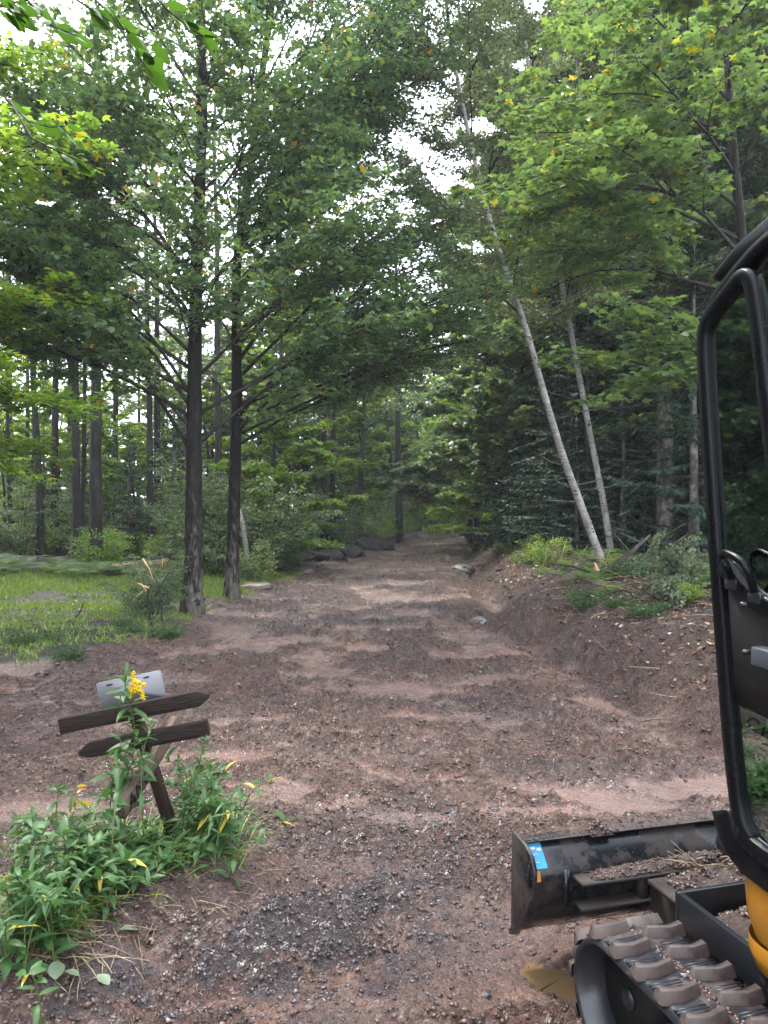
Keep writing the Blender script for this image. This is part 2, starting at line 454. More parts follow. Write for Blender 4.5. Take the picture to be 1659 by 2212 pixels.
# mud material: colour of the soil itself (red-brown clay, grey shale, forest litter), wetness in the gloss and in the shale's painted highlights
m, nt, bs = mat_new('muddy_ground')
at = nt.nodes.new('ShaderNodeAttribute'); at.attribute_name = 'crumb'
az = nt.nodes.new('ShaderNodeAttribute'); az.attribute_name = 'litter'
ag = nt.nodes.new('ShaderNodeAttribute'); ag.attribute_name = 'shale'
n_big = noise(nt, 0.9, 6, 0.6)
n_mid = noise(nt, 6, 7, 0.62, dist=0.4)
n_fin = noise(nt, 55, 5, 0.7)
n_grit = noise(nt, 160, 3, 0.7)
clay = ramp(nt, n_mid, [(0.3, (0.026, 0.014, 0.0115)), (0.48, (0.085, 0.043, 0.034)), (0.7, (0.168, 0.094, 0.074))])
smoothc = ramp(nt, n_mid, [(0.3, (0.14, 0.077, 0.061)), (0.7, (0.225, 0.138, 0.112))])
clay = mixc(nt, at.outputs['Fac'], smoothc, clay)
clay = mixc(nt, maprange(nt, n_big, 0.45, 0.65, 0, 0.5), clay, (0.11, 0.085, 0.075))
clay = mixc(nt, maprange(nt, n_big, 0.5, 0.3, 0, 0.4), clay, (0.17, 0.098, 0.06))
clay = mixc(nt, maprange(nt, n_grit, 0.35, 0.65, 0, 0.5), clay, (0.045, 0.028, 0.023))
def voro(scale):
    tc = nt.nodes.new('ShaderNodeTexCoord'); v = nt.nodes.new('ShaderNodeTexVoronoi'); v.inputs['Scale'].default_value = scale
    v.inputs['Randomness'].default_value = 1
    w = nt.nodes.new('ShaderNodeVectorMath'); w.operation = 'ADD'
    nz = nt.nodes.new('ShaderNodeTexNoise'); nz.inputs['Scale'].default_value = scale * .7
    sc = nt.nodes.new('ShaderNodeVectorMath'); sc.operation = 'SCALE'; sc.inputs['Scale'].default_value = .9 / scale
    nt.links.new(tc.outputs['Object'], nz.inputs['Vector']); nt.links.new(nz.outputs['Color'], sc.inputs[0])
    nt.links.new(tc.outputs['Object'], w.inputs[0]); nt.links.new(sc.outputs[0], w.inputs[1]); nt.links.new(w.outputs[0], v.inputs['Vector'])
    sp = nt.nodes.new('ShaderNodeSeparateColor'); nt.links.new(v.outputs['Color'], sp.inputs[0])
    return sp.outputs[0], v.outputs['Distance']
vc1, vd1 = voro(34); vc2, vd2 = voro(95)
tone = math_n(nt, 'MULTIPLY', maprange(nt, vc1, 0, 1, 0.55, 1.5), maprange(nt, vc2, 0, 1, 0.6, 1.45))
tone = math_n(nt, 'ADD', math_n(nt, 'MULTIPLY', math_n(nt, 'SUBTRACT', tone, 1.0), maprange(nt, at.outputs['Fac'], 0, 1, .25, .9)), 1.0)
hsv = nt.nodes.new('ShaderNodeHueSaturation'); nt.links.new(tone, hsv.inputs['Value']); nt.links.new(clay, hsv.inputs['Color']); clay = hsv.outputs[0]
grit = maprange(nt, n_fin, 0.62, 0.7, 0, 0.55)
clay = mixc(nt, grit, clay, (0.24, 0.17, 0.14))
shale = ramp(nt, noise(nt, 38, 6, 0.75), [(0.33, (0.014, 0.013, 0.015)), (0.56, (0.05, 0.046, 0.05)), (0.72, (0.17, 0.17, 0.2))])  # palest blue-grey stop paints highlights onto the wet shale
clay = mixc(nt, ag.outputs['Fac'], clay, shale)
litter = ramp(nt, noise(nt, 30, 6, 0.75), [(0.3, (0.012, 0.009, 0.007)), (0.5, (0.035, 0.026, 0.018)), (0.66, (0.07, 0.05, 0.033)), (0.78, (0.16, 0.12, 0.08))])
col = mixc(nt, az.outputs['Fac'], clay, litter)
nt.links.new(col, bs.inputs['Base Color'])
r1 = maprange(nt, noise(nt, 2.6, 6, 0.65), 0.38, 0.62, 0.14, 0.44)
r2 = maprange(nt, n_fin, 0.35, 0.65, -0.1, 0.16)
rsum = math_n(nt, 'ADD', r1, r2)
wetr = math_n(nt, 'SUBTRACT', rsum, math_n(nt, 'MULTIPLY', ag.outputs['Fac'], 0.3))
wetr = math_n(nt, 'SUBTRACT', wetr, maprange(nt, at.outputs['Fac'], 0, 1, .14, 0))
nt.links.new(math_n(nt, 'MAXIMUM', math_n(nt, 'ADD', wetr, math_n(nt, 'MULTIPLY', az.outputs['Fac'], .3)), 0.08), bs.inputs['Roughness'])
bs.inputs['Specular IOR Level'].default_value = 0.55
hb = math_n(nt, 'ADD', math_n(nt, 'MULTIPLY', n_fin, 0.8), math_n(nt, 'MULTIPLY', n_grit, 0.35))
hb = math_n(nt, 'SUBTRACT', hb, math_n(nt, 'ADD', math_n(nt, 'MULTIPLY', vd1, .9), math_n(nt, 'MULTIPLY', vd2, .45)))
hb = math_n(nt, 'MULTIPLY', hb, maprange(nt, at.outputs['Fac'], 0, 1, 0.35, 1.0))
bump(nt, bs, hb, 1.0, 0.035)
M['mud'] = m

gme = gs.mesh('ground', M['mud'], smooth=False)
def attr(me, name, arr):
    a = me.attributes.new(name, 'FLOAT', 'POINT'); a.data.foreach_set('value', arr.astype(np.float32).ravel())
attr(gme, 'crumb', crumb_mask(GX, GY))
dR = GX - right_edge(GY); dL = left_edge(GY) - GX
lit = np.maximum(sstep(0.55, 1.9, dR + (fbm(GX * 2, GY * 2, 81) - 0.5) * 1.5), sstep(0.1, 0.6, dL + (fbm(GX * 2, GY * 2, 82) - 0.5) * 0.5))
lit = np.maximum(lit, sstep(58, 66, GY))
attr(gme, 'litter', lit)
sh = np.exp(-((GX + 0.12 + (GY - 3.2) * -0.55) / 0.45) ** 2 - ((GY - 2.95) / 0.65) ** 2)
sh = np.maximum(sh, .9 * np.exp(-((GX + .78) / .4) ** 2 - ((GY - 2.55) / .25) ** 2))
sh = sh * 1.5 * sstep(0.36, 0.6, fbm(GX * 5, GY * 6, 83, 5, .6))
sh2 = sstep(0.62, 0.75, fbm(GX * 0.8, GY * 0.9, 85)) * 0.25
attr(gme, 'shale', np.clip(np.maximum(sh, sh2), 0, 0.78) * (1 - lit))
ground = link('ground', gme)
tag(ground, kind='structure')

# standing water in the hollows
m, nt, bs = mat_new('puddle_water')
bs.inputs['Base Color'].default_value = (0.15, 0.093, 0.048, 1)
bs.inputs['Roughness'].default_value = 0.04
bs.inputs['Specular IOR Level'].default_value = 0.6
bump(nt, bs, noise(nt, 25, 2), 0.06, 0.01)
M['water'] = m
def puddle(cx, cy, rx, ry, z, seed):
    s = Soup(); n = 60; rr = random.Random(seed)
    pts = [(cx + rx * math.cos(a) * (0.85 + 0.3 * rr.random()), cy + ry * math.sin(a) * (0.85 + 0.3 * rr.random()), z)
           for a in [2 * math.pi * i / n for i in range(n)]]
    s.add([(cx, cy, z)] + pts, [(0, i + 1, (i + 1) % n + 1) for i in range(n)])
    return tag(s.build('puddle', M['water']), kind='structure')
def low_min(x0, x1, y0, y1):
    X, Y = np.meshgrid(np.linspace(x0, x1, 30), np.linspace(y0, y1, 30)); return ground_low(X, Y).min()
puddle(0.66, 2.84, 0.55, 0.5, low_min(0.5, 0.75, 2.7, 2.9) + 0.031, 1)
puddle(0.43, 3.72, 0.35, 0.35, low_min(0.3, 0.6, 3.6, 3.9) + 0.022, 2)
puddle(0.72, 2.42, 0.2, 0.14, gz(0.72, 2.42) - 0.008, 3)

# gravel and clods: one mass nobody could count, plus the largest shale slabs piece by piece
rng = np.random.default_rng(5)
def rock_template(seed, n=1, flat=0.6):
    r = random.Random(seed)
    bm = bmesh.new(); bmesh.ops.create_icosphere(bm, subdivisions=n, radius=1)
    for v in bm.verts:
        v.co *= 0.7 + 0.5 * r.random(); v.co.z *= flat
    V = [tuple(v.co) for v in bm.verts]; F = [tuple(v.index for v in f.verts) for f in bm.faces]
    bm.free(); return V, F
def octa(seed, flat):
    r = random.Random(seed)
    V = [(1,0,0),(0,1,0),(-1,0,0),(0,-1,0),(0,0,1),(0,0,-1)]
    V = [tuple(c * (0.65 + 0.7 * r.random()) for c in v) for v in V]
    V = [(a * 1.25, b * .8, c * flat) for a, b, c in V]
    return V, [(0,1,4),(1,2,4),(2,3,4),(3,0,4),(1,0,5),(2,1,5),(3,2,5),(0,3,5)]
def rand_rot(n, tilt, rg):
    a = rg.random(n) * 2 * math.pi; tx = rg.normal(0, tilt, n); ty = rg.normal(0, tilt, n)
    nrm = np.stack([tx, ty, np.ones(n)], 1); nrm /= np.linalg.norm(nrm, axis=1)[:, None]
    h = np.stack([np.cos(a), np.sin(a), np.zeros(n)], 1)
    h -= nrm * (h * nrm).sum(1)[:, None]; h /= np.linalg.norm(h, axis=1)[:, None]
    k = np.cross(nrm, h)
    return np.stack([h, k, nrm], 2)       # columns are axes
def stone_mat(name, stops, rough):
    m, nt, bs = mat_new(name)
    g = nt.nodes.new('ShaderNodeNewGeometry'); oi = nt.nodes.new('ShaderNodeObjectInfo')
    f = math_n(nt, 'FRACT', math_n(nt, 'ADD', g.outputs['Random Per Island'], oi.outputs['Random']))
    c = mixc(nt, maprange(nt, noise(nt, 40, 5, 0.7), 0.35, 0.65, 0, 0.55), ramp(nt, f, stops), (0.07, 0.043, 0.035))
    nt.links.new(c, bs.inputs['Base Color']); bs.inputs['Roughness'].default_value = rough
    bump(nt, bs, noise(nt, 90, 4, 0.7), 0.4, 0.006)
    return m
M['clod'] = stone_mat('clay_clod', [(0, (0.022, 0.012, 0.01)), (0.45, (0.055, 0.031, 0.025)), (0.85, (0.1, 0.062, 0.05)), (0.96, (0.16, 0.11, 0.09)), (1, (0.3, 0.26, 0.23))], 0.33)
M['slate'] = stone_mat('wet_slate', [(0, (0.012, 0.0125, 0.015)), (0.5, (0.035, 0.036, 0.043)), (0.85, (0.08, 0.083, 0.095)), (1, (0.17, 0.17, 0.185))], 0.2)
cs = Soup()
def clod_batch(n, ylo, yhi, smin, smax, flat, seed, cond=None, power=1.0):
    t = rng.random(n) ** power
    y = ylo * (yhi / ylo) ** t
    x = (rng.random(n) - 0.5) * 1.05 * y
    keep = (x < right_edge(y) + 2.2) & (x > left_edge(y) - 0.2)
    if cond is not None: keep &= cond(x, y)
    else: keep &= crumb_mask(x, y) * (0.35 + fbm(x * 5, y * 6, 99, 3)) > 0.3 + 0.5 * rng.random(n)
    x = x[keep]; y = y[keep]; k = len(x)
    z = ground_low(x, y) + ground_fine(x, y)
    sz = smin + (smax - smin) * rng.random(k) ** 3
    sz = sz * np.sqrt(np.maximum(y, 3) / 3) 
    R = rand_rot(k, 0.5, rng) * sz[:, None, None]
    for i in range(5):
        sel = np.arange(k) % 5 == i
        V, F = octa(seed + i, flat)
        cs.inst(V, F, np.stack([x, y, z], 1)[sel], R[sel])
clod_batch(41000, 2.1, 14, 0.002, 0.0155, 0.6, 100)
clod_batch(5000, 6, 50, 0.006, 0.03, 0.5, 120)
clods = cs.build('clods', M['clod'], ground)
clods['kind'] = 'stuff'
ss = Soup()
k = 3800
y = 2.1 + rng.random(k) * 2.2; x = -0.05 + (y - 3.2) * 0.45 + rng.normal(0, 0.38, k)
z = ground_low(x, y) + ground_fine(x, y) + 0.002
sz = 0.004 + 0.013 * rng.random(k) ** 2
V, F = octa(7, 0.35)
ss.inst(V, F, np.stack([x, y, z], 1), rand_rot(k, 0.4, rng) * sz[:, None, None])
sc_ = ss.build('shale_chips', M['slate'], ground); sc_['kind'] = 'stuff'
# bigger stones, one object each
rock_me = []
for i in range(6):
    V, F = rock_template(300 + i, 1, 0.22)
    s = Soup(); s.add(V, F); rock_me.append((s.mesh('stone', M['slate']), ))
rock_me2 = []
for i in range(3):
    V, F = rock_template(330 + i, 1, 0.6)
    s = Soup(); s.add(V, F); rock_me2.append(s.mesh('stone', M['clod']))
spots = [(590, 2050, .035), (640, 1990, .04), (700, 2150, .04), (520, 1905, .03), (640, 1845, .035), (730, 1905, .03),
         (345, 2190, .04), (500, 2120, .035), (455, 2195, .045), (760, 2000, .03), (560, 2180, .04)]
rr = random.Random(3)
for (u, v, s_) in spots:
    y0 = EYE * FPX / (v - 1106); x0 = (u - 829.5) / FPX * y0
    link('stone', rr.choice(rock_me)[0], ground, (x0, y0, gz(x0, y0) + s_ * 0.25), (rr.uniform(-.3, .3), rr.uniform(-.3, .3), rr.random() * 6), (s_, s_ * rr.uniform(.6, .9), s_ * .8))
for i in range(210):
    y0 = 2.2 + 2.6 * rr.random() ** 1.2; x0 = -0.1 + (y0 - 3) * 0.3 + rr.gauss(0, 0.5)
    s_ = 0.012 + 0.022 * rr.random() ** 2
    s_ *= 1.25
    me = rr.choice(rock_me)[0] if rr.random() < 0.75 else rr.choice(rock_me2)
    link('stone', me, ground, (x0, y0, gz(x0, y0) + 0.012), (rr.uniform(-.5, .5), rr.uniform(-.5, .5), rr.random() * 6), (s_, s_ * rr.uniform(.55, 1), s_ * rr.uniform(.6, 1.2)))
for i in range(90):      # pale ledge stones where the cut bank shows rock
    y0 = 14 + 16 * rr.random(); x0 = float(right_edge(y0)) + rr.uniform(0.05, 0.9)
    s_ = 0.05 + 0.13 * rr.random() ** 2
    link('stone', rr.choice(rock_me)[0], ground, (x0, y0, gz(x0, y0) + 0.02), (rr.uniform(-.3, .3), rr.uniform(-.3, .3), rr.random() * 6), (s_, s_ * rr.uniform(.5, 1), s_ * .8))
# ------------------------------------------------------------------ trees
def star_leaf(lobes=5, seed=0, fold=0.12):
    """a maple leaf: five pointed lobes, unit width, stalk at the origin, lying in xy, pointing +y"""
    tips = [(-0.30, 0.02), (-0.52, 0.42), (0.0, 1.0), (0.52, 0.42), (0.30, 0.02)]
    cuts = [(-0.22, 0.22), (-0.20, 0.50), (0.20, 0.50), (0.22, 0.22)]
    V = [(0, 0, 0)]
    for i in range(5):
        V.append((tips[i][0], tips[i][1], -fold * abs(tips[i][0]) - 0.05 * tips[i][1]))
        if i < 4: V.append((cuts[i][0], cuts[i][1], 0.02))
    return V, [(0,1,2),(0,2,3,4),(0,4,5,6),(0,6,7,8),(0,8,9)]
def three_leaf(fold=.1):
    V = [(0,0,0),(-.3,.05,-.03),(-.5,.45,-fold),(-.18,.45,0),(0,1,-.08),(.18,.45,0),(.5,.45,-fold),(.3,.05,-.03)]
    return V, [(0,1,2,3),(0,3,4,5),(0,5,6,7)]
def five_tri(fold=.1):
    V = [(0, .0, 0)]; F = []
    for tx, ty in ((-.34, .02), (-.52, .45), (0, 1), (.52, .45), (.34, .02)):
        d = np.array([tx, ty - .3]); d /= np.linalg.norm(d); q = np.array([-d[1], d[0]]) * .15; k = len(V)
        V += [(q[0], .3 + q[1], .02), (-q[0], .3 - q[1], .02), (tx, ty, -fold * abs(tx) - .05 * ty)]
        F.append((k, k + 1, k + 2))
    return V[1:], [(a - 1, b - 1, c - 1) for a, b, c in F]
def kite3():
    return [(0, .15, 0), (-.2, .42, .01), (-.5, .5, -.1), (0, 1, -.08), (.5, .5, -.1), (.2, .42, .01)], [(0, 1, 2), (0, 5, 3, 1), (0, 4, 5)]
def tri3(fold=.1):
    V = [(-.1, .2, 0), (.1, .35, 0), (-.5, .5, -fold), (-.14, .35, 0), (.14, .35, 0), (0, 1, -.08), (.1, .2, 0), (-.1, .35, 0), (.5, .5, -fold), (-.12, .4, 0), (.12, .4, 0), (0, 0, 0)]
    return V, [(0, 1, 2), (3, 4, 5), (7, 6, 8), (9, 11, 10)]
def oval_leaf(w=0.5, fold=0.1):
    V = [(0,0,0),(-w*.5,.35,-fold),(-w*.35,.75,-fold),(0,1,-.1),(w*.35,.75,-fold),(w*.5,.35,-fold),(0,.5,.03)]
    return V, [(0,6,2,1),(6,3,2),(0,5,4,6),(6,4,3)]
def dia_leaf(w=0.6):
    return [(0,0,0),(-w/2,.45,-.06),(0,1,-.05),(w/2,.45,-.06)], [(0,3,2,1)]
def tri_leaf(w=0.7):
    return [(0,0,0),(-w/2,.6,0),(0,1,-.1),(w/2,.5,-.1)], [(0,3,2,1)]

def leaf_frames(n, tilt, rg, droop=0.15, size=(0.06, 0.1), head=None, hspread=3.14):
    a = rg.random(n) * 2 * math.pi if head is None else head + rg.normal(0, hspread, n)
    nrm = np.stack([rg.normal(0, tilt, n), rg.normal(0, tilt, n), np.ones(n)], 1)
    nrm /= np.linalg.norm(nrm, axis=1)[:, None]
    yv = np.stack([np.cos(a), np.sin(a), -droop - 0.5 * droop * rg.random(n)], 1)
    yv -= nrm * (yv * nrm).sum(1)[:, None] * 0.9
    yv /= np.linalg.norm(yv, axis=1)[:, None]
    xv = np.cross(yv, nrm); xv /= np.linalg.norm(xv, axis=1)[:, None]
    nz = np.cross(xv, yv)
    s = (size[0] + (size[1] - size[0]) * rg.random(n))[:, None, None]
    return np.stack([xv, yv, nz], 2) * s

def bend(p, d, L, n, rise, jit, r):
    """a limb as a list of points; rise > 0 turns it upwards, < 0 lets it droop"""
    pts = [np.array(p, float)]; d = np.array(d, float); d /= np.linalg.norm(d)
    for i in range(n):
        d = d + np.array([r.gauss(0, jit), r.gauss(0, jit), r.gauss(0, jit * 0.7) + rise / n])
        d /= np.linalg.norm(d)
        pts.append(pts[-1] + d * L / n)
    return np.array(pts)
def along(pts, t):
    f = t * (len(pts) - 1); i = min(int(f), len(pts) - 2); k = f - i
    return pts[i] * (1 - k) + pts[i + 1] * k, pts[i + 1] - pts[i]

LEAFY = 1.15
def foliate(limb, r, twigs, LP, sub_gap=0.28, sub_len=0.45, t0=0.25, leaf_gap=0.06, twig_r=0.006, flat=0.25, sides=4, small=True):
    """side branches in the limb's own layer, twigs on them, and a position for every leaf"""
    L = np.linalg.norm(np.diff(limb, axis=0), axis=1).sum()
    n = max(2, int(L * (1 - t0) / sub_gap)); side = 1
    for k in range(n + 1):
        t = t0 + (1 - t0) * (k + r.random() * .6) / (n + .6)
        p, d = along(limb, min(t, 1)); d = d / np.linalg.norm(d)
        az = math.atan2(d[1], d[0]) + side * r.uniform(0.5, 1.15); side = -side
        if k == n: az = math.atan2(d[1], d[0]) + r.uniform(-.3, .3)
        el = r.uniform(-0.1, 0.45) + 0.35 * d[2]
        dd = (math.cos(az) * math.cos(el), math.sin(az) * math.cos(el), math.sin(el))
        l = L * sub_len * (1 - 0.62 * t) * r.uniform(.6, 1.15)
        l = max(l, 0.25)
        sub = bend(p, dd, l, 4, -0.25, 0.09, r)
        twigs.tube(sub, np.linspace(twig_r * (1 + l), twig_r * .4, 5), 3, cap=False)
        m = max(2, int(l / 0.16)); sd = 1
        for j in range(m):
            tt = 0.15 + 0.85 * (j + r.random()) / m
            q, e = along(sub, min(tt, 1)); e = e / np.linalg.norm(e)
            a2 = math.atan2(e[1], e[0]) + sd * r.uniform(.4, 1.1); sd = -sd
            tl = r.uniform(.1, .3) * min(1, l + .3)
            end = q + np.array([math.cos(a2), math.sin(a2), r.uniform(-.35, .25)]) * tl
            if small and r.random() < .6: twigs.tube([q, end], [twig_r * .45, twig_r * .25], 3, cap=False)
            c = max(2, int(1 + tl / leaf_gap * 4.5 * LEAFY))
            for _ in range(c):
                u = r.random() * 1.15
                LP.append(q + (end - q) * u + np.array([r.gauss(0, .075), r.gauss(0, .075), r.gauss(0, .035) - .02]))

def trunk_line(pts):
    """smooth the trunk's guide points"""
    pts = np.array([tuple(p) for p in pts], float)
    t = np.linspace(0, len(pts) - 1, (len(pts) - 1) * 5 + 1)
    out = np.stack([np.interp(t, np.arange(len(pts)), pts[:, k]) for k in range(3)], 1)
    for _ in range(3): out[1:-1] = (out[:-2] + out[1:-1] * 2 + out[2:]) / 4
    return out

def at_height(tr, z):
    i = int(np.clip(np.searchsorted(tr[:, 2], z), 1, len(tr) - 1))
    k = (z - tr[i - 1, 2]) / (tr[i, 2] - tr[i - 1, 2] + 1e-6)
    return tr[i - 1] * (1 - k) + tr[i] * k

def make_tree(name, base, trunk_pts, r0, r1, label, cat='tree', group=None, limbs=(), auto=(0, 0, 0), auto_len=(2, 3), elev=(0.5, 0.9), rise=-0.3,
              mats=('maple_bark', 'twig', 'maple'), leaf=None, size=(0.06, 0.1), tilt=0.5, seed=1, sub_gap=0.28, leaf_gap=0.06, t0=0.25, sub_len=0.5,
              sides=12, az_bias=None, thin=1.0, small=True, flare=1.5, droop=.15):
    """base: where it stands; trunk_pts are in the world; limbs: explicit [(point on trunk height, azimuth deg, elev, length)]"""
    r = random.Random(seed); rg = np.random.default_rng(seed)
    b = np.array(tuple(base))
    root = thing(name, tuple(base), 0, label, cat, group)
    tr = trunk_line(trunk_pts) - b
    s = Soup()
    n = len(tr); rad = np.linspace(r0, r1, n)
    h = np.clip(tr[:, 2] - tr[0, 2], 0, None)
    rad = rad * (1 + (flare - 1) * np.exp(-h / (r0 * 1.6)))
    tr2 = tr.copy(); tr2[0, 2] -= 0.15
    s.tube(tr2, rad * np.array([1 + 0.04 * math.sin(i * 2.1) for i in range(n)]), sides)
    s.build('trunk', M[mats[0]], root, smooth=True)
    LP = []; tw = Soup()
    allL = list(limbs)
    if auto[0]:
        for i in range(auto[0]):
            z = auto[1] + (auto[2] - auto[1]) * (i + r.random()) / auto[0]
            az = i * 137.5 + r.uniform(-25, 25) if az_bias is None else az_bias[0] + r.uniform(-az_bias[1], az_bias[1])
            k = (z - auto[1]) / (auto[2] - auto[1] + 1e-6)
            allL.append((z, az, r.uniform(*elev) + .25 * k, (auto_len[1] * (1 - k) + auto_len[0] * k) * r.uniform(.75, 1.15)))
    for (z, az, el, L) in allL:
        p = at_height(tr, z - b[2])
        a = math.radians(az)
        d = (math.cos(a) * math.cos(el), math.sin(a) * math.cos(el), math.sin(el))
        lb = bend(p, d, L, 8, rise * el * (1.5 if z < 5 else .8), 0.075, r)
        lr = max(0.009, min(r0 * .3, 0.0085 * L))
        ls = Soup(); ls.tube(lb, np.linspace(lr, lr * .22, 9), 5)
        # forks
        for f in range((3 if L > 3 else 2) if L > 1.6 else 0):
            q, e = along(lb, r.uniform(.25, .55)); e = e / np.linalg.norm(e)
            aa = math.atan2(e[1], e[0]) + r.choice((-1, 1)) * r.uniform(.35, .7)
            fb = bend(q, (math.cos(aa), math.sin(aa), e[2] * .9 + .1), L * r.uniform(.45, .6), 6, rise * .8, 0.06, r)
            ls.tube(fb, np.linspace(lr * .6, lr * .15, 7), 4)
            foliate(fb, r, tw, LP, sub_gap, sub_len, .2, leaf_gap, small=small)
        ls.build('limb', M[mats[1]] if mats[1] != 'same' else M[mats[0]], root, smooth=True)
        foliate(lb, r, tw, LP, sub_gap, sub_len, t0, leaf_gap, small=small)
    LP = np.array(LP)
    if thin < 1: LP = LP[rg.random(len(LP)) < thin]
    if tw.n:
        o = tw.build('twigs', M[mats[1]], root); o['kind'] = 'stuff'
    lf = Soup(); V, F = leaf or star_leaf()
    lf.inst(V, F, LP, leaf_frames(len(LP), tilt, rg, droop, size))
    o = lf.build('leaves', M[mats[2]], root); o['kind'] = 'stuff'
    return root, len(LP)

NLEAF = 0
def T(*a, **k):
    global NLEAF
    root, n = make_tree(*a, **k)
    NLEAF += n
    print(a[0], n)
    return root

def scars(root, tr, r0, r1, n, tmax, seed, fat):
    rr = random.Random(seed); s = Soup()
    for k in range(n):
        t = .01 + rr.random() ** .9 * tmax; p, d = along(tr, t); rad = r0 + (r1 - r0) * t
        rad *= 1 + .5 * math.exp(-p[2] / (r0 * 1.6)) if fat > 1 else 1.02
        a = rr.uniform(0, 2 * math.pi); w = rr.uniform(.25, .9) / fat ** .5; h = rr.uniform(.006, .016) * (1 + (rr.random() < .2)) * fat
        V = []
        for i in range(7):
            aa = a + w * (i / 6 - .5) * 1.3; hh = h * (1 - abs(i / 3 - 1) ** 1.5) + .002
            bulge = .012 * (fat > 1) * (1 - abs(i / 3 - 1))
            for sg in (-1, 1):
                V.append((p[0] + math.cos(aa) * (rad * 1.025 + .001 + bulge), p[1] + math.sin(aa) * (rad * 1.025 + .001 + bulge), p[2] + sg * hh + .14 * rad * (1 - abs(i / 3 - 1))))
        s.add(V, [(2 * i, 2 * i + 2, 2 * i + 3, 2 * i + 1) for i in range(6)])
    o = s.build('bark_scars', M['black_mark'], root); o['kind'] = 'stuff'

# --- the two maples left of the track
yA = 12.0
bA = P(415, 1335, yA); bA.z = gz(bA.x, bA.y)
trA = [bA] + [P(*t) for t in ((418, 1200, 12.0), (419, 1000, 12.02), (420, 800, 12.05), (424, 600, 12.1), (432, 400, 12.15), (440, 200, 12.2), (430, 0, 12.2), (436, -260, 12.3))]
def fan(y, rows):
    return [(P(0, v, y).z, az, el, L_) for (v, az, el, L_) in rows]
A_limbs = fan(yA, [(900, 4, .6, 4.4), (905, 180, .55, 4.6), (850, 187, .5, 4.4), (760, 275, .5, 2.2), (660, 262, .6, 2.2), (580, 285, .6, 2.2), (450, 268, .7, 2.2), (360, 250, .7, 2.2), (985, 160, .85, 4.4), (968, 20, .85, 3.6), (930, 235, .6, 2.6), (890, 172, 1.0, 4.2), (865, 200, .9, 3.8), (820, 10, .75, 3.6), (800, 183, .62, 4.2), (770, 165, .75, 3.8), (745, 290, .5, 2.4),
           (720, 340, .7, 3.4), (700, 150, .9, 4.0), (690, 190, .8, 3.6), (640, 25, .95, 3.6), (620, 195, 1.0, 4.2), (600, 172, .85, 3.8), (560, 35, .95, 3.8), (540, 245, .7, 2.8), (500, 180, .95, 3.8), (470, 350, .9, 3.2), (430, 165, .95, 3.6), (400, 205, .85, 3.2)])
mA = T('maple_tree', bA, trA, 0.15, 0.05, 'nearer, thicker dark maple at the left track edge with scarred pale bark low down', limbs=A_limbs,
  auto=(16, 6.5, 11.6), auto_len=(2.0, 3.3), elev=(.5, .9), seed=11, leaf_gap=.06, size=(.055, .145), thin=.72, sub_gap=.24, leaf=three_leaf(), tilt=.6)
yB = 13.8
bB = P(500, 1300, yB); bB.z = gz(bB.x, bB.y)
trB = [bB] + [P(*t) for t in ((503, 1180, 13.8), (508, 1000, 13.8), (512, 860, 13.85), (510, 700, 13.9), (510, 560, 13.9), (545, 350, 14.0), (560, 200, 14.0), (590, 0, 14.1), (610, -200, 14.2))]
B_limbs = fan(yB, [(330, 0, .75, 4.6), (260, 12, .75, 4.2), (385, 352, .6, 4.8), (190, 355, .8, 3.8), (915, 2, .5, 5.2), (880, 350, .48, 5.2), (940, 10, .42, 4.6), (840, 12, .5, 4.8), (760, 270, .5, 2.4), (660, 285, .6, 2.4), (540, 268, .6, 2.4), (430, 280, .7, 2.4), (965, 12, .62, 3.8), (935, 345, .75, 4.4), (905, 35, .9, 4.0), (880, 150, .8, 2.8), (850, 2, .7, 4.6), (820, 355, .85, 4.8), (785, 20, .95, 4.4), (750, 320, .6, 3.4), (720, 5, .75, 4.4), (690, 30, .9, 4.0),
           (650, 310, .6, 3.4), (635, 350, .95, 4.6), (600, 275, .6, 2.6), (560, 15, .95, 4.4), (520, 340, .8, 4.2), (480, 25, .9, 4.2), (440, 0, .85, 4.4), (400, 345, .95, 4.0)])
scars(mA, trunk_line(trA) - np.array(tuple(bA)), .15, .05, 26, .2, 3, 2.6)
mB = T('maple_tree', bB, trB, 0.125, 0.045, 'thinner maple standing just behind the thick scarred maple at the left track edge', limbs=B_limbs,
  auto=(16, 7.4, 13.0), auto_len=(2.2, 3.8), elev=(.55, .9), seed=12, leaf_gap=.06, size=(.055, .15), thin=.7, sub_gap=.25, leaf=kite3(), tilt=.6)


scars(mB, trunk_line(trB) - np.array(tuple(bB)), .125, .045, 20, .2, 4, 2.4)
LEAFY = 2.9
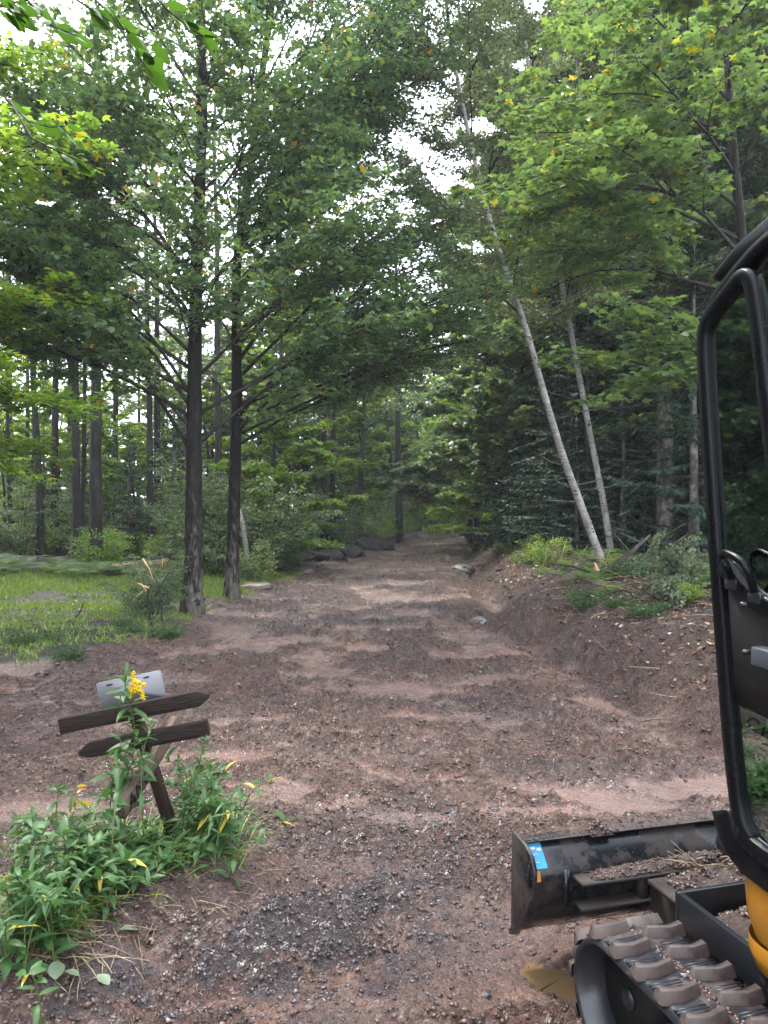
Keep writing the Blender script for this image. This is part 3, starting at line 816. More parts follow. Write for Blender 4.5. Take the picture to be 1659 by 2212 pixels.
# --- birches on the right bank
def birch(pts, ybase, r0, r1, seed, label):
    u, v = pts[0][:2]
    b = P(u, v, ybase); b.z = gz(b.x, b.y)
    tp = [b] + [P(*t) for t in pts[1:]]
    root = T('birch_tree', b, tp, r0, r1, label, group=None, auto=(26, 4.8, 13.5), auto_len=(1.4, 2.7), elev=(.35, .8), rise=.15,
             mats=('birch_bark', 'twig', 'birch_leaf'), leaf=dia_leaf(.75), size=(.045, .08), seed=seed, sub_gap=.17, leaf_gap=.045, tilt=.8, t0=.2, droop=.5, thin=.8, flare=1.15)
    tr = trunk_line(tp) - np.array(tuple(b)); scars(root, tr, r0, r1, 46, .62, seed, 1.0)
    rr = random.Random(seed)
    # bare dead twigs low on the stem
    s = Soup()
    for k in range(9):
        z = rr.uniform(.8, 5.5); p = at_height(tr, z); a = rr.choice((0, math.pi)) + rr.uniform(-.9, .9)
        L = rr.uniform(.5, 1.4); bb = bend(p, (math.cos(a), math.sin(a), rr.uniform(-.3, .35)), L, 6, rr.uniform(-.4, .5), .14, rr)
        s.tube(bb, np.linspace(.009, .003, 7), 4)
    o = s.build('dead_twigs', M['lichen_bark'], root); o['kind'] = 'stuff'
    return root
birch([(1302, 1215, 14), (1262, 1110, 14), (1215, 985, 14), (1178, 860, 14), (1128, 680, 14), (1078, 545, 14), (1045, 430, 14.1), (1003, 250, 14.1), (975, 100, 14.2), (958, -40, 14.2), (935, -260, 14.3)],
      14, .076, .026, 21, 'pale birch leaning left over the track with black marks on its bark')
birch([(1322, 1205, 15.5), (1305, 1090, 15.5), (1283, 980, 15.5), (1258, 850, 15.5), (1238, 740, 15.4), (1215, 620, 15.4), (1188, 470, 15.4), (1165, 330, 15.4), (1147, 200, 15.4), (1130, 40, 15.4), (1118, -200, 15.4)],
      15.5, .068, .03, 22, 'more upright birch growing just right of the pale leaning birch')

LEAFY = 2.2
# --- leafy young maple by the digger, its trunk behind the cab, and its bright boughs reaching left
bM = Vector((4.75, 9.6, gz(4.75, 9.6)))
yg = [bM, bM + Vector((-.1, .05, 2)), bM + Vector((-.25, 0, 4)), bM + Vector((-.45, 0, 6)), bM + Vector((-.5, 0, 8.2))]
def zz(v, y): return EYE - (v - 1106) / FPX * y
T('young_maple', bM, yg, .1, .03, 'bright green young maple whose boughs with yellow tips reach out beside the black cab', cat='tree',
  limbs=[(zz(850, 9.6), 193, .30, 2.6), (zz(800, 9.6), 215, .35, 2.3), (zz(640, 9.6), 185, .35, 3.0), (zz(560, 9.6), 205, .6, 3.2), (zz(520, 9.6), 170, .5, 3.2), (zz(450, 9.6), 190, .6, 3.0),
         (zz(380, 9.6), 220, .5, 2.6), (zz(300, 9.6), 175, .6, 2.8), (zz(220, 9.6), 195, .6, 2.4), (zz(120, 9.6), 160, .6, 2.4), (zz(200, 9.6), 240, .5, 2.0)],
  auto=(5, 4.2, 8.0), auto_len=(1.4, 2.2), seed=31, mats=('maple_bark', 'twig', 'young_maple'), leaf_gap=.10, sub_gap=.3, size=(.08, .14), tilt=.4, rise=-.9)

bN = Vector((-6.9, 9.4, gz(-6.9, 9.4)))
T('young_maple', bN, [bN + Vector((0.02 * k, 0, k * 1.9)) for k in range(6)], .11, .03, 'yellow-green maple whose boughs reach in from the left edge above the lawn',
  limbs=[(2.9, 15, .15, 3.0), (3.3, -10, .3, 2.9), (2.5, 35, .1, 2.6), (4.2, 5, .35, 3.0), (3.8, 60, .3, 2.8)],
  auto=(16, 4.6, 9.3), auto_len=(1.6, 3.2), seed=32, mats=('maple_bark', 'twig', 'bright'), leaf=three_leaf(), leaf_gap=.09, sub_gap=.3, size=(.08, .13), tilt=.4, rise=-.6)
# --- woodland kinds, each built once and set out again and again
def wood_tree(kind, H, seed, crown0, spread, mat, gap, size, leafgap, n, rise=-.3, *, thin=1, leaf=None, lean=.05, bark='wood_bark', r0=.13, tilt=.6):
    r = random.Random(seed)
    b = Vector((0, 0, 0))
    pts = [Vector((r.gauss(0, lean) * k, r.gauss(0, lean) * k, H * k / 5)) for k in range(6)]
    pts[0] = b
    root, m = make_tree(kind, b, pts, r0, .025, 'woodland tree', limbs=(), auto=(n, crown0, H * .97), auto_len=(spread * .55, spread), elev=(.15, .7), rise=rise,
                        mats=(bark, 'twig', mat), leaf=leaf or dia_leaf(.7), size=size, seed=seed, sub_gap=gap, leaf_gap=leafgap, tilt=tilt, thin=thin, sides=7, small=False)
    # join its limbs: far off they read as one
    limbs = [c for c in root.children if c.name.startswith('limb')]
    s = Soup()
    for c in limbs:
        me = c.data
        V = np.empty(len(me.vertices) * 3); me.vertices.foreach_get('co', V)
        L = np.empty(len(me.loops), int); me.loops.foreach_get('vertex_index', L)
        Tt = np.empty(len(me.polygons), int); me.polygons.foreach_get('loop_total', Tt)
        s.V.append(V.reshape(-1, 3)); s.L.append(L + s.n); s.T.append(Tt); s.n += len(me.vertices)
        bpy.data.objects.remove(c); bpy.data.meshes.remove(me)
    o = s.build('limbs', M['twig'], root, smooth=True); o['kind'] = 'stuff'
    print(kind, m)
    return root
LEAFY = 5.0
W1 = wood_tree('leafy_tree', 13, 41, 1.2, 3.0, 'wood_green', .42, (.13, .2), .10, 34)
W2 = wood_tree('leafy_tree', 15, 42, 3.0, 3.2, 'wood_green', .48, (.12, .2), .12, 32)
W3 = wood_tree('leafy_tree', 9, 43, .6, 2.4, 'bright', .36, (.12, .2), .10, 26)
LEAFY = 3.0
W4 = wood_tree('tall_thin_tree', 17, 44, 6.0, 2.2, 'birch_leaf', .5, (.09, .15), .11, 30, thin=.75, r0=.14)

LEAFY = 2.2
def spruce(kind, H, seed, mat, R0, bare=0.0, r0=.14, gap=.3, dens=1.0, hang=.25, bark='lichen_bark'):
    r = random.Random(seed); rg = np.random.default_rng(seed)
    root = thing(kind, (0, 0, 0), 0, 'conifer', 'tree')
    s = Soup(); s.tube([(0, 0, -.15), (0.01, 0, .3), (.02, .02, H * .5), (0, 0, H)], [r0 * 1.25, r0, r0 * .6, .01], 8)
    s.build('trunk', M[bark], root, smooth=True)
    bs_ = Soup(); Pn = []; Mx = []
    z = .5
    while z < H * .98:
        k = z / H
        L = R0 * (1 - k) ** .75 * (.75 if z < bare else 1)
        nb = r.choice((4, 5, 5, 6))
        for i in range(nb):
            a = r.random() * 6.283; l = L * r.uniform(.65, 1.1)
            el = .28 - hang * 1.7 * (1 - k) + r.gauss(0, .2)
            p = np.array([0, 0, z + r.uniform(-.22, .22)])
            bb = bend(p, (math.cos(a), math.sin(a), el), l, 5, .18, .04, r)
            bs_.tube(bb, np.linspace(.012 + .006 * l, .003, 6), 3, cap=False)
            if z < bare:
                if r.random() < .7: continue
            m = int(l / .085 * dens); sd = 1
            for j in range(m):
                t = .18 + .82 * (j + r.random()) / m
                q, e = along(bb, min(t, 1)); e = e / np.linalg.norm(e); sd = -sd
                ah = math.atan2(e[1], e[0]) + sd * r.uniform(.55, 1.0) * (1 if j < m - 1 else 0)
                sl = (0.13 + .32 * (1 - t)) * min(1, l / 1.2) * r.uniform(.7, 1.2)
                # a spray: central needle strip and side strips
                for c in range(4):
                    f = c / 4; aa = ah + (0 if c == 0 else (-1) ** c * .65)
                    yv = np.array([math.cos(aa), math.sin(aa), -.4 + r.gauss(0, .3)]); yv /= np.linalg.norm(yv)
                    up = np.array([r.gauss(0, .35), r.gauss(0, .35), 1]); xv = np.cross(yv, up); xv /= np.linalg.norm(xv)
                    st = q + np.array([math.cos(ah), math.sin(ah), -.2]) * sl * f * .8
                    ll = sl * (1 if c == 0 else .55 * (1 - f * .4)); w = .05 + .02 * r.random()
                    Pn.append(st); Mx.append(np.stack([xv * w, yv * ll, np.cross(xv, yv) * w], 1))
        z += gap * r.uniform(.75, 1.25)
    bs_o = bs_.build('branches', M['twig'], root); bs_o['kind'] = 'stuff'
    tv = [(-.08, 0, 0), (-.5, .3, -.15), (-.28, .34, .0), (-.42, .66, -.12), (0, 1, -.1), (.42, .62, -.12), (.26, .36, 0), (.5, .26, -.15), (.08, 0, 0)]
    ns = Soup(); ns.inst(tv, [(0, 8, 7, 6, 2, 1), (2, 6, 5, 4, 3)], np.array(Pn), np.array(Mx))
    o = ns.build('needles', M[mat], root); o['kind'] = 'stuff'
    print(kind, len(Pn))
    return root
S1 = spruce('spruce_tree', 12, 51, 'spruce', 2.6)
S2 = spruce('spruce_tree', 8, 52, 'spruce_tip', 2.1)
S3 = spruce('spruce_tree', 16, 53, 'spruce', 2.6, bare=4.0, r0=.17, gap=.4, dens=.8)

used = set()
def place(proto, x, y, s=1.0, rz=0.0, label='', group=None, dz=0.0):
    o = proto if proto.name not in used else copy_tree(proto)
    if o is proto: used.add(proto.name)
    o.location = (x, y, gz(x, y) + dz); o.rotation_euler = (0, 0, rz); o.scale = (s, s, s)
    o['label'] = label; o['category'] = 'tree'
    if group: o['group'] = group
    elif 'group' in o: del o['group']
    return o
rr = random.Random(9)
def pu(u, y): return (u - 829.5) / FPX * y
# right side: the dark conifer wall
g1 = 'dark spruces standing behind the birches on the right bank'
place(S3, pu(1437, 15.2), 15.2, 1, 1.2, 'tall straight spruce with pale lichen on its bare trunk, right of the birches')
for (u, y, pr, s) in [(1330, 18.2, S1, 1), (1232, 20, S2, 1.0), (1520, 16.5, S1, 1.1), (1370, 22, S1, 1.15), (1180, 23, S1, .85), (1470, 20.5, S2, 1.25),
                      (1112, 27, S2, .95), (1268, 26, S1, 1), (1560, 21, S3, 1), (1085, 33, S1, .8), (1160, 34, S3, .9), (1060, 41, S2, 1.1), (1385, 29, S3, 1),
                      (1640, 17, S1, 1), (1300, 36, S3, 1), (1750, 14, S3, 1), (1215, 44, S3, 1), (1420, 16.6, S2, .8), (1270, 17.2, S2, .7), (1345, 16.2, S2, .55), (1205, 19, S2, .8), (1150, 22, S2, .85), (1500, 14.5, S2, .75), (1390, 17.5, S2, .9), (1100, 29, S2, 1.0), (1240, 18, S1, .8)]:
    place(pr, pu(u, y), y, s, rr.random() * 6, 'dark green spruce in the dense conifer wall right of the track, behind the birches', g1)
g2 = 'leafy trees behind the conifers on the right'
for (u, y, pr, s) in [(1260, 24, W2, 1.1), (1400, 21, W2, 1.05), (1540, 18.5, W1, 1.1), (1130, 29, W1, .9), (1180, 38, W2, 1.1), (1050, 47, W1, 1.0), (1320, 31, W2, 1.3),
                      (1480, 26, W2, 1.3), (1640, 22, W2, 1.2), (1085, 37, W3, 1.1), (1020, 56, W1, 1.0), (1700, 15, W1, 1.1), (1200, 50, W2, 1.4), (1330, 19.5, W4, .9), (1240, 18.5, W4, .85)]:
    place(pr, pu(u, y), y, s, rr.random() * 6, 'tall leafy green tree rising behind the conifer wall right of the track', g2)
g3 = 'yellow-green trees leaning over the far bend of the track'
for (u, y, pr, s) in [(1055, 30, W3, 1.0), (1015, 40, W3, 1.0), (985, 62, W3, 1.3), (860, 58, W3, 1.1), (735, 40, W3, .95), (905, 72, W3, 1.6)]:
    place(pr, pu(u, y), y, s, rr.random() * 6, 'small bright yellow-green tree close to the far bend of the track', g3)
# far end
g4 = 'dark trees closing the far end of the track'
for (u, y, pr, s) in [(950, 78, S2, 1.0), (985, 74, S1, .6), (1020, 70, S2, 1.1), (925, 84, S1, .8), (880, 86, W1, .8), (1000, 90, W2, .9), (950, 95, W1, 1.0), (1050, 80, S1, .9), (840, 80, W2, .75), (900, 100, W2, .9), (935, 74, S2, .5), (948, 90, S1, 1.1), (915, 76, S2, .45), (960, 82, S1, .7), (895, 90, S1, 1.0)]:
    place(pr, pu(u, y), y, s, rr.random() * 6, 'shaded tree closing off the far end of the track', g4)
# left of the track beyond the maples
g5 = 'woodland trees left of the track behind the boulders'
for (u, y, pr, s) in [(690, 36, S1, .8), (740, 42, S3, .8), (640, 34, S1, .9), (600, 28, W1, .6), (790, 46, W1, .75), (830, 56, W1, .9), (560, 33, W2, .85), (660, 45, W2, 1.0),
                      (760, 55, W2, 1.05), (610, 50, W2, 1.2), (700, 62, W2, 1.2), (780, 70, W1, 1.2), (520, 42, W1, 1.0)]:
    place(pr, pu(u, y), y, s, rr.random() * 6, 'tree in the shaded wood left of the track, behind the boulders', g5)
g6 = 'woodland trees beyond the lawn on the left'
for (u, y, pr, s) in [(60, 34, W4, .9), (150, 34, W4, 1), (255, 28, W3, .55), (300, 38, W4, .85), (400, 30, S2, .95), (460, 34, W1, .7), (-100, 24, W4, 1.1), (30, 44, W3, .9),
                      (210, 46, W1, .7), (350, 48, W3, 1.0), (450, 52, W3, 1.2), (280, 24, S2, .55), (375, 25, S2, .8), (95, 27, S2, .6), (130, 50, W3, 1.1), (560, 24, W3, .5), (480, 40, W4, 1.0), (540, 46, W3, 1.2)]:
    place(pr, pu(u, y), y, s, rr.random() * 6, 'tree in the open wood beyond the lawn on the left', g6)

for (u, y, pr, sc) in [(1120, 24, W1, 1.25), (1235, 22.5, W1, 1.3), (1390, 19, W1, 1.2), (1500, 22, W1, 1.3), (1030, 34, W1, 1.25), (1320, 26, W4, 1.1), (1090, 28, W4, 1.1), (1180, 21, W4, 1.0), (1620, 18, W1, 1.25)]:
    place(pr, pu(u, y), y, sc, rr.random() * 6, 'tall leafy green tree rising behind the conifer wall right of the track', g2)
for (u, y, pr, sc) in [(120, 27, W4, 1.05), (340, 26, W4, 1.0), (250, 32, W4, 1.1), (470, 27, W4, 1.1), (620, 31, W4, 1.1), (700, 38, W4, 1.2), (20, 30, W4, 1.1), (560, 38, W4, 1.1), (390, 42, W4, 1.2), (790, 50, W4, 1.35), (740, 48, W1, 1.1), (862, 46, W4, 1.35), (1045, 47, W4, 1.3)]:
    place(pr, pu(u, y), y, sc, rr.random() * 6, 'tree in the open wood beyond the lawn on the left', g6)
for (u, y, pr, sc) in [(10, 27, W3, .55), (70, 31, W3, .7), (130, 28, W3, .5), (190, 33, W3, .75), (235, 30, W3, .6), (290, 27, W3, .5), (350, 33, W3, .8), (410, 36, W3, .8), (-60, 33, W3, .9), (120, 40, W3, 1.0), (250, 42, W3, 1.05), (360, 44, W3, 1.0), (20, 45, W3, 1.0), (445, 30, W3, .7), (180, 26, S2, .6)]:
    place(pr, pu(u, y), y, sc, rr.random() * 6, 'tree in the open wood beyond the lawn on the left', g6)
for (u, y, sc) in [(840, 46, 1.05), (1010, 46, 1.0), (1040, 38, .95), (875, 64, 1.0), (985, 66, 1.0), (780, 39, .8), (1085, 31, .8), (905, 62, 1.75), (965, 70, 1.9), (1000, 52, 1.35), (850, 66, 1.7), (930, 88, 2.0), (600, 22, .85), (640, 30, 1.1)]:
    place(W3, pu(u, y), y, sc, rr.random() * 6, 'yellow-green tree arching over the bend of the track' if y > 40 else 'bright yellow-green tree between the maples and the boulders', g3)
g7 = 'woodland belt behind the lawn and the conifers'
for i in range(48):
    y = rr.uniform(46, 78); u = rr.uniform(-350, 1900)
    if 850 < u < 1010 and y < 76: continue
    place(rr.choice((W1, W1, W3, S1, W2)) if u > 600 else rr.choice((W3, W3, W1)), pu(u, y), y, rr.uniform(.7, .95) if u > 600 else rr.uniform(.5, .85), rr.random() * 6, 'far tree in the woodland belt behind everything', g7)
# woods out of the frame on the left and behind, which the cab glass mirrors
g8 = 'woods left of the lawn outside the view'
for i in range(46):
    a = math.radians(rr.uniform(40, 150) if i % 2 else rr.uniform(38, 85)); R = rr.uniform(14, 26)
    x, y = -math.sin(a) * R - 1, math.cos(a) * R + 3
    place(rr.choice((W1, W2, W1, S1, W1)), x, y, rr.uniform(.95, 1.3), rr.random() * 6, 'tree in the woods left of the lawn', g8)
# --- tall bare-stemmed trunks beyond the lawn, each its own
def pole_tree(u, v, y, w, label, lean=0, H=15, seed=0, crown='birch_leaf'):
    b = P(u, v, y); b.z = gz(b.x, b.y)
    r = random.Random(seed)
    pts = [b + Vector((lean * k / 5 + r.gauss(0, .04), 0, H * k / 5)) for k in range(6)]; pts[0] = b
    T('tall_tree', b, pts, w, w * .3, label, auto=(15, 6.2, H), auto_len=(1.3, 2.4), elev=(.1, .7), seed=seed, mats=('wood_bark', 'twig', crown), leaf=dia_leaf(.7), size=(.09, .15),
      sub_gap=.4, leaf_gap=.09, tilt=.7, thin=.6, small=False, sides=9, flare=1.2)
pole_tree(207, 1245, 20.5, .175, 'thickest grey trunk standing at the back edge of the lawn', 0, 15, 61)
pole_tree(168, 1235, 21.5, .125, 'grey forest tree left of the thickest trunk, touching a thin twin', -.25, 15, 62)
pole_tree(178, 1232, 22.2, .075, 'thin trunk pressed against the grey tree beside the lawn', .1, 13, 63)
pole_tree(90, 1225, 23, .12, 'slim trunk with a torn pale scar near its foot, behind the ferns on the left', -.5, 14, 64)
pole_tree(324, 1222, 24, .12, 'dark trunk standing just behind the fallen log', -.1, 13, 65, 'wood_green')
pole_tree(24, 1215, 24, .08, 'leftmost thin dark trunk beyond the ferns', -.3, 10, 66, 'wood_green')
pole_tree(695, 1185, 33, .16, 'left of two dark trunks rising behind the boulders', .1, 14, 67, 'wood_green')
pole_tree(722, 1180, 34, .14, 'right of two dark trunks rising behind the boulders', 0, 14, 68, 'wood_green')
pole_tree(772, 1172, 38, .11, 'slender dark trunk leaning right near the far bend', .5, 12, 69, 'wood_green')
pole_tree(864, 1162, 40, .21, 'lone rough-barked trunk at the left edge of the far bend', -.2, 12, 70, 'wood_green')
pole_tree(655, 1190, 31, .15, 'broad dark trunk behind the boulders, leftmost of its cluster', 0, 14, 71, 'wood_green')
pole_tree(1175, 1180, 20, .05, 'thin grey sapling stem in front of the conifer wall', .1, 8, 72, 'wood_green')

# pale broken birch stump right of the maples
b = P(534, 1240, 17.5); b.z = gz(b.x, b.y)
s = Soup(); s.tube([b - Vector((0, 0, .1)), P(532, 1190, 17.5), P(526, 1140, 17.5), P(516, 1100, 17.6)], [.07, .062, .055, .05], 9)
tag(s.build('birch_stump', M['birch_bark'], smooth=True), 'pale broken birch stub standing behind the thinner maple', 'stump')

# --- branch overhead, near the camera, top left
def near_branch(name, label, stems, n, seed, mat='near_leaf', sz=(.045, .065)):
    r = random.Random(seed)
    o0 = stems[0][0]
    root = thing(name, tuple(o0), 0, label, 'branch')
    s = Soup()
    for st in stems:
        s.tube([Vector(p) - o0 for p in st], np.linspace(.0036, .0012, len(st)), 6)
    s.build('stem', M['twig'], root, smooth=True)
    V, F = oval_leaf(.62, .09)
    me = []
    for k in range(3):
        sp = Soup()
        nn = 7
        vs = []; fs = []
        for i in range(nn + 1):
            t = i / nn; w = .31 * math.sin(math.pi * min(1, t * .93 + .05)) ** .75
            zc = -.12 * t * t * (k + 1) * .6
            vs += [(-w, t, zc - .05 - .03 * k), (0, t, zc), (w, t, zc - .05)]
        for i in range(nn):
            a = 3 * i
            fs += [(a, a + 1, a + 4, a + 3), (a + 1, a + 2, a + 5, a + 4)]
        sp.add(vs, fs); me.append(sp.mesh('leaf', M[mat], smooth=True))
    for i in range(n):
        st = stems[i % len(stems)]
        arr = np.array([tuple(p - o0) for p in st])
        p, d = along(arr, r.uniform(.15, 1)); d = d / np.linalg.norm(d)
        a = math.atan2(d[1], d[0]) + r.choice((-1, 1)) * r.uniform(.3, 1.0)
        yv = Vector((math.cos(a), math.sin(a), r.uniform(-.75, .0))).normalized()
        up = Vector((r.gauss(0, .5), r.gauss(0, .5), 1)); xv = yv.cross(up).normalized(); zv = xv.cross(yv)
        sc = r.uniform(*sz)
        o = link('leaf', r.choice(me), root)
        Mx = Matrix((xv, yv, zv)).transposed().to_4x4(); Mx.translation = Vector(p) + yv * .012
        o.matrix_basis = Mx @ Matrix.Scale(sc, 4)
    return root
near_branch('overhanging_branch', 'twig of round green leaves hanging into the top left corner, blurred by nearness', [
    [P(-30, -60, 2.0), P(150, -10, 1.95), P(260, 60, 1.9), P(330, 90, 1.9)], [P(160, -40, 1.9), P(240, 30, 1.85), P(290, 110, 1.8), P(330, 165, 1.8)],
    [P(-40, 20, 2.1), P(60, 0, 2.1), P(110, 55, 2.05), P(170, 80, 2.0)], [P(300, -50, 2.1), P(360, 20, 2.05), P(410, 60, 2.0), P(440, 80, 2.0)], [P(-40, 40, 2), P(0, 15, 2), P(40, 10, 2)]], 54, 5)
near_branch('overhanging_twig', 'thin twig with pale drooping leaves below the leafy branch at the left', [
    [P(-60, 160, 2.3), P(10, 210, 2.3), P(60, 262, 2.25), P(110, 275, 2.2), P(160, 270, 2.2)], [P(20, 215, 2.3), P(70, 300, 2.2), P(130, 330, 2.2), P(190, 355, 2.2)]], 15, 6)
# ------------------------------------------------------------------ undergrowth
def shrub_proto(kind, H, seed, n, mat, leaf, size, leafgap=.05, spread=.9, stem='twig'):
    r = random.Random(seed); rg = np.random.default_rng(seed)
    root = thing(kind, (0, 0, 0), 0, 'shrub', 'shrub')
    st = Soup(); LP = []
    for i in range(n):
        a = r.random() * 6.283; el = r.uniform(.75, 1.45)
        l = H * r.uniform(.55, 1.05)
        b = bend((r.gauss(0, .06), r.gauss(0, .06), -.04), (math.cos(a) * math.cos(el) * spread, math.sin(a) * math.cos(el) * spread, math.sin(el)), l, 7, -.35, .07, r)
        st.tube(b, np.linspace(.004 + .005 * H, .0015, 8), 4, cap=False)
        foliate(b, r, st, LP, .12 * H ** .5, .38, .15, leafgap, .003, small=False)
    o = st.build('stems', M[stem], root); o['kind'] = 'stuff'
    LP = np.array(LP); LP = LP[LP[:, 2] > .01]
    lf = Soup(); V, F = leaf
    lf.inst(V, F, LP, leaf_frames(len(LP), .65, rg, .3, size))
    o = lf.build('leaves', M[mat], root); o['kind'] = 'stuff'
    print(kind, len(LP))
    return root
B1 = shrub_proto('shrub', 2.4, 201, 15, 'wood_green', dia_leaf(.7), (.05, .09), .07)
B2 = shrub_proto('shrub', 1.2, 202, 16, 'bright', dia_leaf(.7), (.04, .07), .07)
B3 = shrub_proto('shrub', 1.6, 203, 10, 'young_maple', dia_leaf(.6), (.05, .09), .09)
B4 = shrub_proto('shrub', .6, 204, 12, 'weed', dia_leaf(.45), (.04, .08), .07)

def fern_proto(seed):
    r = random.Random(seed); s = Soup()
    for k in range(9):
        a = k * 2.4 + r.uniform(-.3, .3); L = r.uniform(.45, .8)
        b = bend((0, 0, 0), (math.cos(a) * .55, math.sin(a) * .55, .85), L, 7, -1.35, .03, r)
        s.tube(b, np.linspace(.004, .001, 8), 3, cap=False)
        side = np.array([-math.sin(a), math.cos(a), 0])
        for j in range(16):
            t = .12 + .88 * j / 16; p, e = along(b, t); e = e / np.linalg.norm(e)
            w = .17 * math.sin(math.pi * min(1, .15 + .85 * (1 - t)) ** .8) * L / .6 + .015
            for sg in (-1, 1):
                tip = p + (side * sg * w + e * w * .35 - np.array([0, 0, .02]))
                s.add([p, p + e * .03 * L, tip], [(0, 1, 2)] if sg > 0 else [(0, 2, 1)])
    root = thing('fern', (0, 0, 0), 0, 'fern', 'fern')
    o = s.build('fronds', M['fern'], root); o['kind'] = 'stuff'
    return root
F1, F2 = fern_proto(1), fern_proto(2)

def put(proto, x, y, s, rz, label, group=None, cat=None, dz=0, tilt=None):
    o = proto if proto.name not in used else copy_tree(proto)
    if o is proto: used.add(proto.name)
    o.location = (x, y, gz(x, y) + dz); o.rotation_euler = (tilt[0] if tilt else 0, tilt[1] if tilt else 0, rz); o.scale = (s, s, s)
    o['label'] = label
    if cat: o['category'] = cat
    if group: o['group'] = group
    return o
rr = random.Random(77)
for i in range(58):
    y = rr.uniform(17.6, 20.2); x = rr.uniform(-12.5, -5.6) 
    put(rr.choice((F1, F2)), x, y, rr.uniform(.8, 1.3), rr.random() * 6, 'green fern in the band of ferns along the back edge of the lawn', 'ferns behind the lawn')
for i in range(60):
    y = rr.uniform(9.5, 30); x = float(right_edge(y)) + rr.uniform(1.0, 2.7)
    put(rr.choice((F1, F2)), x, y, rr.uniform(.45, .8), rr.random() * 6, 'small fern on top of the cut bank right of the track', 'ferns on the right bank')
for i in range(22):
    y = rr.uniform(48, 78); x = float((left_edge(y) + right_edge(y)) / 2) + rr.uniform(-6, 6) if y > 64 else float(right_edge(y)) + rr.uniform(.3, 2.5)
    put(rr.choice((F1, F2)), x, y, rr.uniform(1.2, 1.9), rr.random() * 6, 'fern by the far end of the track', 'ferns at the far end of the track')
# shrubs
gl = 'shrubs below the trees beyond the lawn'
for i in range(46):
    y = rr.uniform(20, 32); x = rr.uniform(-15, -4.6) * y / 22
    put(rr.choice((B1, B1, B2, B3)), x, y, rr.uniform(.7, 1.25), rr.random() * 6, 'leafy shrub in the understorey beyond the lawn', gl)
gm_ = 'shrubs along the left side of the track'
for (u, y, pr, s) in [(560, 17.5, B3, .75), (603, 20, B1, .55), (528, 18.5, B3, .8), (470, 19, B1, .8), (585, 21, B3, 1.0), (640, 23, B1, .55), (620, 26, B1, 1.0), (560, 24, B1, 1.2), (500, 24, B2, 1.6),
                      (655, 27, B1, .8), (795, 36, B2, 1.3), (780, 34, B1, .8), (815, 38, B2, 1.2), (840, 42, B1, .9), (745, 32, B1, .6), (800, 44, B1, 1.4), (850, 47, B2, 1.4), (880, 60, B2, 1.4), (760, 37, B1, 1.2), (540, 20, B1, 1.2), (455, 22, B1, 1.5), (605, 30, B2, 1.8)]:
    put(pr, pu(u, y), y, s, rr.random() * 6, 'leafy shrub beside the left edge of the track', gm_)
gr_ = 'shrubs on the right bank'
for i in range(50):
    y = 17.5 + 38 * rr.random() ** 1.5; x = float(right_edge(y)) + rr.uniform(1.7, 4.2)
    put(rr.choice((B1, B1, B3, S2 if False else B1)), x, y, rr.uniform(.25, .6), rr.random() * 6, 'low shrub in front of the conifer wall right of the track', gr_)
for i in range(16):
    y = 15.5 + 34 * rr.random() ** 1.3; x = float(right_edge(y)) + rr.uniform(1.7, 3.6)
    place(S2, x, y, rr.uniform(.22, .42), rr.random() * 6, 'young spruce no taller than a person on the right bank', 'young spruces on the right bank')
for i in range(16):
    y = rr.uniform(68, 86); x = pu(rr.uniform(870, 1010), y)
    put(B1, x, y, rr.uniform(1.2, 2.2), rr.random() * 6, 'dark shrub closing the far end of the track', 'shrubs at the far end of the track')
put(B2, pu(1190, 15.6), 15.6, .62, 1, 'mossy yellow-green bush on the cut bank left of the leaning birch')
put(B2, pu(1165, 17.2), 17.2, .5, 2, 'small bright-leaved bush on the bank beside the mossy yellow-green one')
for (u, v, s, l) in [(340, 1345, .75, 'tangled bush at the foot of the nearer maple, on its left'), (375, 1300, .8, 'taller bush touching the nearer maple trunk from behind'), (300, 1330, .55, 'low bush at the right end of the lawn'),
                     (360, 1390, .45, 'scrubby weed patch where lawn meets bare mud')]:
    y = EYE * FPX / (v - 1106) ; put(B4 if s < .6 else B1, pu(u, y), y, s if s < .6 else s * .55, 1.3 * s * 9, l)
for i in range(6):
    y = rr.uniform(8.2, 11.5); x = float(left_edge(y)) - rr.uniform(.1, 1.6)
    put(B4, x, y, rr.uniform(.2, .42), rr.random() * 6, 'low leafy weed near the muddy edge of the lawn', 'weeds at the edge of the lawn')
for i in range(60):
    a = math.radians(rr.uniform(38, 200)); R = rr.uniform(14, 24)
    put(B1, -math.sin(a) * R - 1, math.cos(a) * R + 3, rr.uniform(1.0, 1.6), rr.random() * 6, 'shrub in the woods left of the lawn', 'shrubs in the woods left of the lawn')
for i in range(110):
    y = 8.5 + 24 * rr.random() ** 1.2; x = float(right_edge(y)) + rr.uniform(.7, 2.4)
    put(B4 if i % 4 else B2, x, y, rr.uniform(.22, .55) * (1 if i % 4 else .5), rr.random() * 6, 'low weed on the cut bank right of the track', 'weeds on the right bank')
# toppled bush with pale blue-green leaves, right bank beside the cab
B5 = shrub_proto('toppled_bush', 1.1, 209, 11, 'birch_leaf', oval_leaf(.75), (.05, .09), .05, 1.3)
put(B5, 3.75, 9.6, .62, 1.2, 'toppled bush with drooping blue-green leaves on the cut bank beside the cab', cat='bush', tilt=(-.7, -.5))

